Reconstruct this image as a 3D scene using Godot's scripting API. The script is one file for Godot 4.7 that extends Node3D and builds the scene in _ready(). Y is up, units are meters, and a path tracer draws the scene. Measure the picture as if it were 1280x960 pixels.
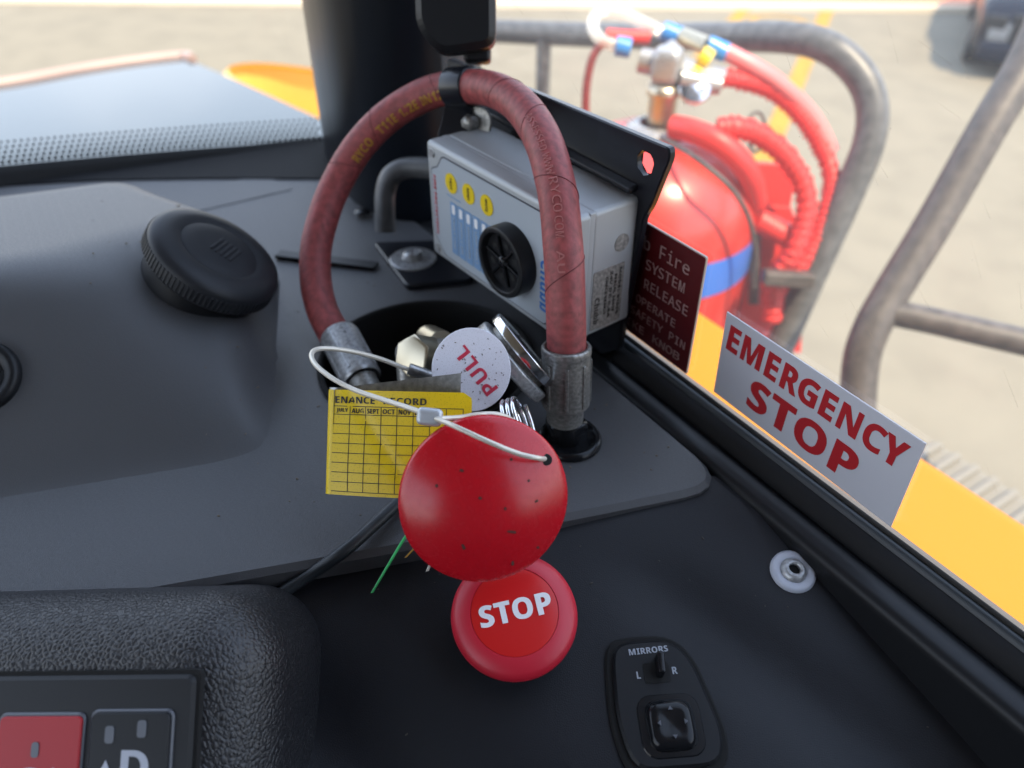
extends Node3D
# A driver's cab looking down at the right-hand corner of the dashboard.
# Axes: +x is the vehicle's right, -z its front, y up; the ground lies at y = 0.
# Cab coordinates are measured from a datum 3.1 m above the ground; UP lifts them.

const UP := Vector3(0, 3.1, 0)
const VIEW := Vector3(-0.52, 0.62, 0.58)

var used := {}
var font: Font
var thin_font: Font
var heavy_font: Font
var M := {}
var rng := RandomNumberGenerator.new()


# ---------------------------------------------------------------- mesh builder
class B:
	var v := PackedVector3Array()
	var n := PackedVector3Array()
	var uv := PackedVector2Array()
	var ix := PackedInt32Array()

	func grid(nu: int, nv: int, f: Callable) -> B:
		var o := v.size()
		for i in nu + 1:
			for j in nv + 1:
				var a := float(i) / nu
				var b := float(j) / nv
				v.append(f.call(a, b))
				uv.append(Vector2(a, b))
		for i in nu:
			for j in nv:
				var p := o + i * (nv + 1) + j
				ix.append_array([p, p + 1, p + nv + 2, p, p + nv + 2, p + nv + 1])
		normals(o)
		return self

	# area-weighted normals of what was added since vertex o; vertices that coincide there are averaged
	func normals(o: int, weld := true) -> void:
		n.resize(v.size())
		for i in range(o, v.size()):
			n[i] = Vector3.ZERO
		var first := 0
		while first < ix.size() and ix[first] < o:
			first += 3
		for t in range(first, ix.size(), 3):
			if ix[t] < o:
				continue
			var c := (v[ix[t + 2]] - v[ix[t]]).cross(v[ix[t + 1]] - v[ix[t]])
			for k in 3:
				n[ix[t + k]] += c
		if weld:
			var sum := {}
			for i in range(o, v.size()):
				var key := v[i].snapped(Vector3.ONE * 1e-6)
				sum[key] = sum.get(key, Vector3.ZERO) + n[i]
			for i in range(o, v.size()):
				n[i] = sum[v[i].snapped(Vector3.ONE * 1e-6)]
		for i in range(o, v.size()):
			n[i] = n[i].normalized() if n[i].length() > 1e-14 else Vector3.UP

	func tri(a: Vector3, b: Vector3, c: Vector3) -> void:
		var o := v.size()
		for p in [a, b, c]:
			v.append(p)
			uv.append(Vector2(p.x, p.z))
		ix.append_array([o, o + 1, o + 2])
		normals(o, false)

	func quad(a: Vector3, b: Vector3, c: Vector3, d: Vector3) -> B:
		var o := v.size()
		for p in [a, b, c, d]:
			v.append(p)
		uv.append_array([Vector2(0, 0), Vector2(1, 0), Vector2(1, 1), Vector2(0, 1)])
		ix.append_array([o, o + 1, o + 2, o, o + 2, o + 3])
		normals(o, false)
		return self

	# profile points (radius, height); a repeated point makes a sharp edge
	func lathe(prof: Array, xf := Transform3D(), segs := 32, sweep := TAU) -> B:
		var part := []
		for i in prof.size():
			part.append(prof[i])
			if i == prof.size() - 1 or (i + 1 < prof.size() and prof[i] == prof[i + 1]):
				if part.size() > 1:
					var pr := part.duplicate()
					grid(segs, pr.size() - 1, func(a: float, b: float) -> Vector3:
						var q: Vector2 = pr[int(round(b * (pr.size() - 1)))]
						return xf * Vector3(q.x * cos(a * sweep), q.y, q.x * sin(a * sweep)))
				part = []
		return self

	func tube(path: PackedVector3Array, r, sides := 12, caps := true) -> B:
		var m := path.size()
		var fr := []
		var nn := Vector3.UP
		for i in m:
			var t := (path[mini(i + 1, m - 1)] - path[maxi(i - 1, 0)]).normalized()
			if i == 0:
				nn = t.cross(Vector3(0.31, 0.87, 0.38)).normalized()
			nn = (nn - t * nn.dot(t)).normalized()
			fr.append([nn, t.cross(nn)])
		grid(m - 1, sides, func(a: float, b: float) -> Vector3:
			var i := int(round(a * (m - 1)))
			var rr: float = r if r is float else r[i]
			return path[i] + (fr[i][0] * cos(b * TAU) + fr[i][1] * sin(b * TAU)) * rr)
		if caps:
			for e in [0, m - 1]:
				var rr: float = r if r is float else r[e]
				for k in sides:
					var p: Vector3 = path[e] + (fr[e][0] * cos(k * TAU / sides) + fr[e][1] * sin(k * TAU / sides)) * rr
					var q: Vector3 = path[e] + (fr[e][0] * cos((k + 1) * TAU / sides) + fr[e][1] * sin((k + 1) * TAU / sides)) * rr
					if e == 0:
						tri(path[e], q, p)
					else:
						tri(path[e], p, q)
		return self

	# box with rounded edges
	func box(xf: Transform3D, size: Vector3, r := 0.002, seg := 3) -> B:
		var h := size / 2.0
		r = minf(r, minf(h.x, minf(h.y, h.z)) * 0.98)
		var ticks := func(l: float) -> Array:
			var a := []
			for k in seg + 1:
				a.append(-l + r * (1.0 - cos(PI / 2 * k / seg)))
			for k in seg + 1:
				a.append(l - r * (1.0 - cos(PI / 2 * (seg - k) / seg)))
			return a
		var o := v.size()
		for ax in 3:
			for s in [-1.0, 1.0]:
				var u := (ax + 1) % 3
				var w := (ax + 2) % 3
				var tu: Array = ticks.call(h[u])
				var tw: Array = ticks.call(h[w])
				var b := v.size()
				for i in tu.size():
					for j in tw.size():
						var p := Vector3.ZERO
						p[ax] = s * h[ax]
						p[u] = tu[i]
						p[w] = tw[j]
						var q := p.clamp(-h + Vector3.ONE * r, h - Vector3.ONE * r)
						v.append(xf * (q + (p - q).normalized() * r))
						uv.append(Vector2(tu[i], tw[j]))
				for i in tu.size() - 1:
					for j in tw.size() - 1:
						var p := b + i * tw.size() + j
						if s > 0:
							ix.append_array([p, p + 1, p + tw.size() + 1, p, p + tw.size() + 1, p + tw.size()])
						else:
							ix.append_array([p, p + tw.size() + 1, p + 1, p, p + tw.size(), p + tw.size() + 1])
		normals(o)
		return self

	# plate: outline in the local xy plane, z from 0 to depth, chamfered round the upper face; first hole optional
	func plate(poly: PackedVector2Array, xf: Transform3D, depth: float, bev := 0.0, hole := PackedVector2Array()) -> B:
		if Geometry2D.is_polygon_clockwise(poly):
			poly = poly.duplicate()
			poly.reverse()
		var top := poly
		if bev > 0.0:
			top = PackedVector2Array()
			var m := poly.size()
			for i in m:
				var d0 := (poly[i] - poly[(i + m - 1) % m]).normalized()
				var d1 := (poly[(i + 1) % m] - poly[i]).normalized()
				var b := (d0.orthogonal() + d1.orthogonal())
				top.append(poly[i] - b / maxf(b.dot(d1.orthogonal()), 0.3) * bev)
		for face in [[top, depth, true], [poly, 0.0, false]]:
			var pl: PackedVector2Array = face[0].duplicate()
			if hole.size():
				var hl := hole.duplicate()
				if not Geometry2D.is_polygon_clockwise(hl):
					hl.reverse()
				var at := 0
				var best := 1e9
				var bh := 0
				for i in pl.size():
					for j in hl.size():
						if pl[i].distance_to(hl[j]) < best:
							best = pl[i].distance_to(hl[j])
							at = i
							bh = j
				var joined := PackedVector2Array()
				for i in at + 1:
					joined.append(pl[i])
				for j in hl.size() + 1:
					joined.append(hl[(bh + j) % hl.size()])
				for i in range(at, pl.size()):
					joined.append(pl[i])
				pl = joined
			var t := Geometry2D.triangulate_polygon(pl)
			var o := v.size()
			for p in pl:
				v.append(xf * Vector3(p.x, p.y, face[1]))
				uv.append(p)
			for k in range(0, t.size(), 3):
				var a := pl[t[k]]
				var ccw: bool = (pl[t[k + 1]] - a).cross(pl[t[k + 2]] - a) > 0
				if ccw == face[2]:
					ix.append_array([o + t[k], o + t[k + 2], o + t[k + 1]])
				else:
					ix.append_array([o + t[k], o + t[k + 1], o + t[k + 2]])
			normals(o, false)
		var mm := poly.size()
		var rows := [[poly, 0.0, poly, depth - bev]]
		if bev > 0.0:
			rows.append([poly, depth - bev, top, depth])
		for r in rows:
			for i in mm:
				var j := (i + 1) % mm
				quad(xf * Vector3(r[0][i].x, r[0][i].y, r[1]), xf * Vector3(r[2][i].x, r[2][i].y, r[3]), xf * Vector3(r[2][j].x, r[2][j].y, r[3]), xf * Vector3(r[0][j].x, r[0][j].y, r[1]))
		for i in hole.size():
			var j := (i + 1) % hole.size()
			quad(xf * Vector3(hole[i].x, hole[i].y, 0), xf * Vector3(hole[j].x, hole[j].y, 0), xf * Vector3(hole[j].x, hole[j].y, depth), xf * Vector3(hole[i].x, hole[i].y, depth))
		return self

	func mapped(tris: PackedVector3Array, f: Callable) -> B:
		var o := v.size()
		for p in tris:
			v.append(f.call(p))
			uv.append(Vector2(p.x, p.y))
		for i in tris.size():
			ix.append(o + i)
		normals(o, false)
		return self

	func mesh(inv: Transform3D) -> ArrayMesh:
		var vv := PackedVector3Array()
		var nn := PackedVector3Array()
		for i in v.size():
			vv.append(inv * v[i])
			nn.append(inv.basis * n[i])
		var a := []
		a.resize(Mesh.ARRAY_MAX)
		a[Mesh.ARRAY_VERTEX] = vv
		a[Mesh.ARRAY_NORMAL] = nn
		a[Mesh.ARRAY_TEX_UV] = uv
		a[Mesh.ARRAY_INDEX] = ix
		var m := ArrayMesh.new()
		m.add_surface_from_arrays(Mesh.PRIMITIVE_TRIANGLES, a)
		return m


# ---------------------------------------------------------------- scene helpers
func numbered(called: String) -> String:
	var k: int = used.get(called, -1) + 1
	used[called] = k
	return called if k == 0 else "%s_%03d" % [called, k]

func thing(called: String, label: String, category: String, at: Vector3, group := "") -> Node3D:
	var o := Node3D.new()
	o.name = numbered(called)
	add_child(o, true)
	o.position = at + UP
	o.set_meta("label", label)
	o.set_meta("category", category)
	if group:
		o.set_meta("group", group)
	return o

# commits a mesh that was built in cab coordinates as a part of o
func part(o: Node3D, called: String, b: B, mat: String, over: Node3D = null, label := "") -> MeshInstance3D:
	var m := MeshInstance3D.new()
	m.name = called
	m.mesh = b.mesh(Transform3D(Basis(), UP - o.position))
	m.material_override = M[mat]
	(over if over else o).add_child(m, true)
	if label:
		m.set_meta("label", label)
	return m

func struct(called: String, b: B, mat: String) -> MeshInstance3D:
	var m := MeshInstance3D.new()
	m.name = numbered(called)
	m.mesh = b.mesh(Transform3D())
	m.position = UP
	m.material_override = M[mat]
	m.set_meta("kind", "structure")
	add_child(m, true)
	return m

func solo(called: String, label: String, category: String, at: Vector3, b: B, mat: String, group := "") -> MeshInstance3D:
	var m := MeshInstance3D.new()
	m.name = numbered(called)
	m.position = at + UP
	m.mesh = b.mesh(Transform3D(Basis(), -at))
	m.material_override = M[mat]
	m.set_meta("label", label)
	m.set_meta("category", category)
	if group:
		m.set_meta("group", group)
	add_child(m, true)
	return m

# frame whose z looks along "out" and whose y is as near "up" as it can be
func frame(at: Vector3, out: Vector3, up := Vector3.UP) -> Transform3D:
	var z := out.normalized()
	var y := (up - z * up.dot(z)).normalized()
	return Transform3D(Basis(y.cross(z), y, z), at)

# frame whose y runs along "axis", for lathed shapes
func axis(at: Vector3, dir: Vector3) -> Transform3D:
	var y := dir.normalized()
	var x := y.cross(Vector3(0.2, 0.35, 0.9)).normalized()
	return Transform3D(Basis(x, y, x.cross(y)), at)

func smooth_path(pts: Array, step := 0.004) -> PackedVector3Array:
	var c := Curve3D.new()
	c.bake_interval = step
	for i in pts.size():
		var a: Vector3 = pts[maxi(i - 1, 0)]
		var b: Vector3 = pts[mini(i + 1, pts.size() - 1)]
		var p: Vector3 = pts[i]
		var t := (b - a).normalized()
		c.add_point(p, -t * p.distance_to(a) * 0.36, t * p.distance_to(b) * 0.36)
	return c.get_baked_points()

func circle(r: float, k := 32, c := Vector2.ZERO) -> PackedVector2Array:
	var p := PackedVector2Array()
	for i in k:
		p.append(c + Vector2(cos(i * TAU / k), sin(i * TAU / k)) * r)
	return p

func round_rect(w: float, h: float, r: float, k := 5) -> PackedVector2Array:
	var p := PackedVector2Array()
	for q in 4:
		var c := Vector2((w / 2 - r) * (1 if q in [0, 3] else -1), (h / 2 - r) * (1 if q < 2 else -1))
		for i in k + 1:
			var a := (q + float(i) / k) * PI / 2
			p.append(c + Vector2(cos(a), sin(a)) * r)
	return p

# rounds the corners of an outline
func soften(poly: Array, r: float, k := 4) -> PackedVector2Array:
	var p := PackedVector2Array()
	var m := poly.size()
	for i in m:
		var b: Vector2 = poly[i]
		var a: Vector2 = poly[(i + m - 1) % m]
		var c: Vector2 = poly[(i + 1) % m]
		var ra := minf(r, a.distance_to(b) * 0.45)
		var rc := minf(r, c.distance_to(b) * 0.45)
		var s := b + (a - b).normalized() * ra
		var e := b + (c - b).normalized() * rc
		for j in k + 1:
			var t := float(j) / k
			p.append(s.lerp(b, t).lerp(b.lerp(e, t), t))
	return p

# lettering as triangles, centred, "h" is the height of a capital; "w" fits the width
func letters(s: String, h: float, w := 0.0, depth := 0.0003, thin := false) -> PackedVector3Array:
	var t := TextMesh.new()
	t.font = thin_font if thin else heavy_font if s in ["STOP", "EMERGENCY"] else font
	t.font_size = 48
	t.pixel_size = 0.01
	t.depth = 0.01
	t.curve_step = 1.5
	t.text = s
	var a := t.get_mesh_arrays()
	var vs: PackedVector3Array = a[Mesh.ARRAY_VERTEX]
	var id: PackedInt32Array = a[Mesh.ARRAY_INDEX] if a[Mesh.ARRAY_INDEX] != null else PackedInt32Array(range(vs.size()))
	var lo := vs[0]
	var hi := vs[0]
	for p in vs:
		lo = lo.min(p)
		hi = hi.max(p)
	var k := h / (hi.y - lo.y)
	var kx := w / (hi.x - lo.x) if w > 0.0 else k
	var mid := (lo + hi) / 2
	var out := PackedVector3Array()
	for i in id:
		var p := vs[i] - mid
		out.append(Vector3(p.x * kx, p.y * k, p.z * depth / 0.01))
	return out

func write(o: Node3D, called: String, s: String, xf: Transform3D, h: float, w: float, mat: String, over: Node3D = null, depth := 0.0003, thin := false) -> void:
	part(o, called, B.new().mapped(letters(s, h, w, depth, thin), func(p: Vector3) -> Vector3: return xf * p), mat, over)

func spun(xf: Transform3D, deg: float) -> Transform3D:
	return xf * Transform3D(Basis(Vector3(0, 0, 1), deg_to_rad(deg)), Vector3.ZERO)

func at(xf: Transform3D, x: float, y: float, z := 0.0) -> Transform3D:
	return xf * Transform3D(Basis(), Vector3(x, y, z))


# ---------------------------------------------------------------- materials
func noise_tex(freq: float, kind: int, as_normal := false, ramp: Gradient = null, size := 512, sd := 1, oct := 3) -> NoiseTexture2D:
	var fn := FastNoiseLite.new()
	fn.noise_type = kind
	fn.frequency = freq
	fn.seed = sd
	fn.fractal_octaves = oct
	if kind == FastNoiseLite.TYPE_CELLULAR:
		fn.cellular_return_type = FastNoiseLite.RETURN_DISTANCE2_SUB
		fn.fractal_type = FastNoiseLite.FRACTAL_NONE
	var t := NoiseTexture2D.new()
	t.width = size
	t.height = size
	t.seamless = true
	t.noise = fn
	t.as_normal_map = as_normal
	t.color_ramp = ramp
	return t

func ramp(stops: Array) -> Gradient:
	var g := Gradient.new()
	g.offsets = PackedFloat32Array(stops.map(func(s): return s[0]))
	g.colors = PackedColorArray(stops.map(func(s): return s[1]))
	return g

func lin(r: float, g: float, b: float) -> Color:
	return Color(r, g, b).linear_to_srgb()

func mat(called: String, c: Color, rough: float, metal := 0.0) -> StandardMaterial3D:
	var m := StandardMaterial3D.new()
	m.resource_name = called
	m.albedo_color = c
	m.roughness = rough
	m.metallic = metal
	m.uv1_triplanar = true
	M[called] = m
	return m

func tex_scale(m: StandardMaterial3D, per_metre: float) -> void:
	m.uv1_scale = Vector3.ONE * per_metre

func grey(a: float) -> Color:
	return Color(a, a, a)

func materials() -> void:
	var leather := noise_tex(0.035, FastNoiseLite.TYPE_CELLULAR, false, ramp([[0.0, grey(0.0)], [0.35, grey(0.75)], [1.0, grey(1)]]), 512, 3)
	var fine := noise_tex(0.09, FastNoiseLite.TYPE_SIMPLEX_SMOOTH, false, null, 512, 5)
	var blotch := noise_tex(0.012, FastNoiseLite.TYPE_SIMPLEX_SMOOTH, false, ramp([[0.0, grey(0.82)], [0.5, grey(0.97)], [1.0, grey(1)]]), 512, 7, 4)
	var specks := noise_tex(0.05, FastNoiseLite.TYPE_CELLULAR, false, ramp([[0.0, Color(0.5, 0.47, 0.42)], [0.1, grey(1)], [1.0, grey(1)]]), 512, 11)
	(specks.noise as FastNoiseLite).cellular_return_type = FastNoiseLite.RETURN_DISTANCE
	var wear := noise_tex(0.02, FastNoiseLite.TYPE_SIMPLEX_SMOOTH, false, ramp([[0.0, grey(0.55)], [1.0, grey(1)]]), 512, 13, 5)
	var m := mat("dash_grey", lin(0.062, 0.063, 0.067), 0.52)
	m.heightmap_enabled = true
	m.heightmap_texture = leather
	m.heightmap_scale = 0.006
	m.roughness_texture = wear
	m.roughness = 0.62
	tex_scale(m, 55)
	m = mat("console_black", lin(0.0105, 0.0112, 0.014), 0.5)
	m.metallic_specular = 0.36
	m.heightmap_enabled = true
	m.heightmap_texture = leather
	m.heightmap_scale = 0.006
	tex_scale(m, 55)
	m = mat("pad_black", lin(0.011, 0.011, 0.013), 0.42)
	m.metallic_specular = 0.55
	m.heightmap_enabled = true
	m.heightmap_texture = leather
	m.heightmap_scale = 0.05
	tex_scale(m, 27)
	m = mat("plastic_black", lin(0.009, 0.0095, 0.011), 0.42)
	m.metallic_specular = 0.36
	m = mat("gloss_black", lin(0.008, 0.0085, 0.01), 0.18)
	m.metallic_specular = 0.36
	m = mat("pillar_black", lin(0.007, 0.009, 0.013), 0.3)
	m.metallic_specular = 0.24
	m.heightmap_enabled = true
	m.heightmap_texture = fine
	m.heightmap_scale = 0.006
	tex_scale(m, 8)
	m = mat("rubber", lin(0.008, 0.008, 0.009), 0.7)
	m.metallic_specular = 0.36
	m = mat("deep_black", lin(0.004, 0.004, 0.004), 0.9)
	m = mat("cap_black", lin(0.016, 0.017, 0.02), 0.45)
	m.metallic_specular = 0.36
	m.heightmap_enabled = true
	m.heightmap_texture = fine
	m.heightmap_scale = 0.004
	tex_scale(m, 20)
	m = mat("paint_black", lin(0.008, 0.009, 0.013), 0.22)
	m.metallic_specular = 0.36
	m.clearcoat_enabled = true
	m.clearcoat = 0.25
	m = mat("box_silver", lin(0.4, 0.42, 0.43), 0.5, 0.2)
	m.heightmap_enabled = true
	m.heightmap_texture = fine
	m.heightmap_scale = 0.002
	tex_scale(m, 22)
	m = mat("box_label", lin(0.37, 0.41, 0.45), 0.4)
	m = mat("label_paper", lin(0.45, 0.42, 0.38), 0.6)
	m.albedo_texture = wear
	tex_scale(m, 30)
	m = mat("yellow_dot", lin(0.72, 0.52, 0.01), 0.4)
	m = mat("blue_print", lin(0.03, 0.14, 0.42), 0.5)
	m = mat("pale_blue_print", lin(0.16, 0.28, 0.46), 0.5)
	m = mat("white_print", lin(0.75, 0.75, 0.76), 0.5)
	m = mat("ink", lin(0.02, 0.018, 0.015), 0.6)
	m = mat("red_ink", lin(0.42, 0.012, 0.018), 0.5)
	m = mat("pink_ink", lin(0.55, 0.03, 0.07), 0.5)
	m = mat("hose_red", lin(0.46, 0.088, 0.085), 0.55)
	m.albedo_texture = wear
	m.heightmap_enabled = true
	m.heightmap_texture = fine
	m.heightmap_scale = 0.008
	tex_scale(m, 16)
	m = mat("hose_emboss", lin(0.36, 0.12, 0.11), 0.6)
	m = mat("hose_gold", lin(0.42, 0.22, 0.02), 0.5)
	m = mat("zinc", lin(0.62, 0.63, 0.64), 0.32, 0.45)
	m.albedo_texture = wear
	m.roughness_texture = wear
	m.roughness = 0.42
	tex_scale(m, 30)
	m = mat("zinc_dull", lin(0.46, 0.45, 0.42), 0.4, 0.6)
	m.albedo_texture = wear
	tex_scale(m, 36)
	m = mat("chrome", lin(0.75, 0.76, 0.78), 0.14, 1.0)
	m = mat("brass", lin(0.5, 0.44, 0.32), 0.3, 0.9)
	m = mat("aluminium", lin(0.55, 0.55, 0.54), 0.36, 0.9)
	m.albedo_texture = wear
	tex_scale(m, 25)
	m = mat("tag_yellow", lin(0.74, 0.52, 0.004), 0.42)
	m.albedo_texture = specks
	tex_scale(m, 22)
	m = mat("tag_white", lin(0.7, 0.7, 0.77), 0.45)
	m.albedo_texture = specks
	tex_scale(m, 30)
	m = mat("knob_red", lin(0.48, 0.006, 0.014), 0.34)
	m.roughness_texture = wear
	m.heightmap_enabled = true
	m.heightmap_texture = fine
	m.heightmap_scale = 0.0012
	tex_scale(m, 25)
	m = mat("button_red", lin(0.5, 0.012, 0.03), 0.42)
	m = mat("button_face", lin(0.56, 0.012, 0.012), 0.3)
	m = mat("switch_red", lin(0.42, 0.008, 0.014), 0.5)
	m = mat("dirt", lin(0.06, 0.03, 0.02), 0.9)
	m = mat("wire", lin(0.62, 0.58, 0.5), 0.4, 0.35)
	m = mat("cable", lin(0.016, 0.02, 0.024), 0.45)
	m = mat("zip_green", lin(0.05, 0.5, 0.14), 0.35)
	m = mat("sign_white", lin(0.53, 0.53, 0.57), 0.4)
	m = mat("sign_maroon", lin(0.1, 0.004, 0.006), 0.45)
	m = mat("sign_text", lin(0.42, 0.28, 0.26), 0.5)
	m = mat("sign_edge", lin(0.5, 0.42, 0.36), 0.5)
	m = mat("switch_white", lin(0.42, 0.44, 0.5), 0.4)
	m = mat("lens_pale", lin(0.3, 0.32, 0.36), 0.4)
	m = mat("hose_dark", lin(0.12, 0.012, 0.015), 0.6)
	m = mat("crimp_metal", lin(0.5, 0.52, 0.55), 0.45, 0.5)
	m = mat("seal_tan", lin(0.2, 0.15, 0.1), 0.7)
	m = mat("glass_mark", Color(0.75, 0.68, 0.58, 0.45), 0.7)
	m.transparency = BaseMaterial3D.TRANSPARENCY_ALPHA
	m = mat("dust", lin(0.14, 0.11, 0.08), 0.9)
	m = mat("fender_yellow", lin(0.7, 0.46, 0.12), 0.5)
	m = mat("trim_black", lin(0.004, 0.004, 0.005), 0.6)
	m.metallic_specular = 0.2
	m = mat("dust_dark", lin(0.05, 0.042, 0.034), 0.9)
	m = mat("frit", lin(0.02, 0.022, 0.025), 0.5)
	m = mat("lens_grey", lin(0.08, 0.085, 0.1), 0.3)
	m = mat("roof_lining", lin(0.3, 0.29, 0.27), 0.9)
	m = mat("cab_trim", lin(0.06, 0.06, 0.06), 0.8)
	m = mat("floor_mat", lin(0.12, 0.12, 0.12), 0.9)
	m = mat("machine_yellow", lin(0.5, 0.185, 0.003), 0.6)
	m.metallic_specular = 0.25
	tex_scale(m, 2)
	m = mat("hood_blue", lin(0.036, 0.05, 0.056), 0.06)
	m = mat("hood_edge", lin(0.34, 0.235, 0.2), 0.4)
	m = mat("red_paint", lin(0.58, 0.03, 0.018), 0.25)
	m.clearcoat_enabled = true
	m.clearcoat = 0.6
	m = mat("red_plastic", lin(0.62, 0.03, 0.025), 0.45)
	m = mat("pink_sleeve", lin(0.7, 0.2, 0.2), 0.4)
	m = mat("blue_band", lin(0.04, 0.16, 0.6), 0.4)
	m = mat("blue_fitting", lin(0.04, 0.22, 0.55), 0.3)
	m = mat("rail_grey", lin(0.16, 0.165, 0.17), 0.42)
	m.albedo_texture = wear
	tex_scale(m, 5)
	m = mat("rail_brown", lin(0.13, 0.115, 0.105), 0.5)
	m.albedo_texture = wear
	tex_scale(m, 5)
	m = mat("added_grating_grey", lin(0.2, 0.19, 0.16), 0.7)
	m = mat("car_paint", lin(0.006, 0.009, 0.018), 0.25)
	m.metallic_specular = 0.3
	m = mat("car_dark", lin(0.004, 0.005, 0.006), 0.6)
	m = mat("tyre", lin(0.012, 0.012, 0.012), 0.85)
	var concrete := noise_tex(0.008, FastNoiseLite.TYPE_SIMPLEX_SMOOTH, false, ramp([[0.0, grey(0.9)], [0.5, grey(0.97)], [1.0, grey(1)]]), 1024, 21, 6)
	m = mat("concrete", lin(0.195, 0.172, 0.124), 0.9)
	m.albedo_texture = concrete
	m.uv1_world_triplanar = true
	tex_scale(m, 0.16)
	m.heightmap_enabled = true
	m.heightmap_texture = fine
	m.heightmap_scale = 0.3
	m = mat("line_yellow", lin(0.62, 0.33, 0.012), 0.8)
	m.albedo_texture = wear
	tex_scale(m, 1)
	m = mat("path_orange", lin(0.55, 0.2, 0.1), 0.85)
	m.albedo_texture = concrete
	m = mat("kerb_pale", lin(0.6, 0.52, 0.4), 0.85)
	m = mat("glass", Color(1, 1, 1, 0.02), 0.0)
	m.transparency = BaseMaterial3D.TRANSPARENCY_ALPHA
	m.metallic_specular = 0.5
	m = mat("dusty_glass", Color(1, 1, 1, 0.03), 0.18)
	m.transparency = BaseMaterial3D.TRANSPARENCY_ALPHA
	m = mat("plastic_clear", Color(0.9, 0.9, 0.86, 0.35), 0.1)
	m.transparency = BaseMaterial3D.TRANSPARENCY_ALPHA


func panel_y(x: float, z: float) -> float:
	return -0.307 - 0.25 * maxf(-0.537 * x + 0.843 * z + 0.284, 0.0)

func panel_n() -> Vector3:
	return Vector3(-0.134, 1.0, 0.211).normalized()


func _ready() -> void:
	rng.seed = 4
	var f := SystemFont.new()
	f.font_names = PackedStringArray(["Droid Sans"])
	f.font_weight = 700
	font = f
	var fv := FontVariation.new()
	fv.base_font = f
	fv.variation_embolden = 0.5
	heavy_font = fv
	var f2 := SystemFont.new()
	f2.font_names = PackedStringArray(["Droid Sans Mono"])
	thin_font = f2
	# camera: a phone held inside the cab, looking down and to the right
	var cam := Camera3D.new()
	cam.name = "camera"
	var lens := CameraAttributesPhysical.new()
	lens.frustum_focal_length = 24.07
	lens.frustum_focus_distance = 0.365
	lens.frustum_near = 0.02
	lens.frustum_far = 400.0
	lens.exposure_aperture = 5.4
	cam.attributes = lens
	cam.near = 0.02
	cam.far = 400.0
	cam.fov = 53.0
	cam.position = UP
	cam.rotation_degrees = Vector3(-38, -32.5, 0)
	add_child(cam)
	cam.current = true
	# daylight
	var env := Environment.new()
	var sky := Sky.new()
	var sm := ProceduralSkyMaterial.new()
	sm.sky_top_color = Color(0.61, 0.68, 0.79)
	sm.sky_horizon_color = Color(0.9, 0.91, 0.9)
	sm.sky_curve = 0.15
	sm.ground_horizon_color = Color(0.72, 0.76, 0.78)
	sm.ground_bottom_color = Color(0.5, 0.48, 0.42)
	sm.sky_energy_multiplier = 1.35
	sm.sky_cover = noise_tex(0.006, FastNoiseLite.TYPE_SIMPLEX_SMOOTH, false, ramp([[0.0, Color(0, 0, 0, 0)], [0.5, Color(0, 0, 0, 0)], [0.75, Color(0.35, 0.33, 0.3, 1)], [1.0, Color(0.5, 0.48, 0.45, 1)]]), 1024, 31, 5)
	sky.sky_material = sm
	env.background_mode = Environment.BG_SKY
	env.sky = sky
	env.tonemap_mode = Environment.TONE_MAPPER_LINEAR
	env.tonemap_exposure = 2.4
	env.sdfgi_enabled = true
	env.ssao_enabled = true
	env.ssil_enabled = true
	var we := WorldEnvironment.new()
	we.name = "environment"
	we.environment = env
	add_child(we)
	var sun := DirectionalLight3D.new()
	sun.name = "sun"
	sun.light_energy = 1.15
	sun.light_color = Color(1.0, 0.92, 0.78)
	sun.light_angular_distance = 0.5
	sun.shadow_enabled = true
	add_child(sun)
	sun.look_at_from_position(Vector3(0.05, 1.75, 1.0), Vector3.ZERO)
	materials()
	outside()
	cab_shell()
	dashboard()
	side_console()
	switch_pad()
	fire_control_box()
	hose_and_actuator()
	window_signs()


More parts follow.
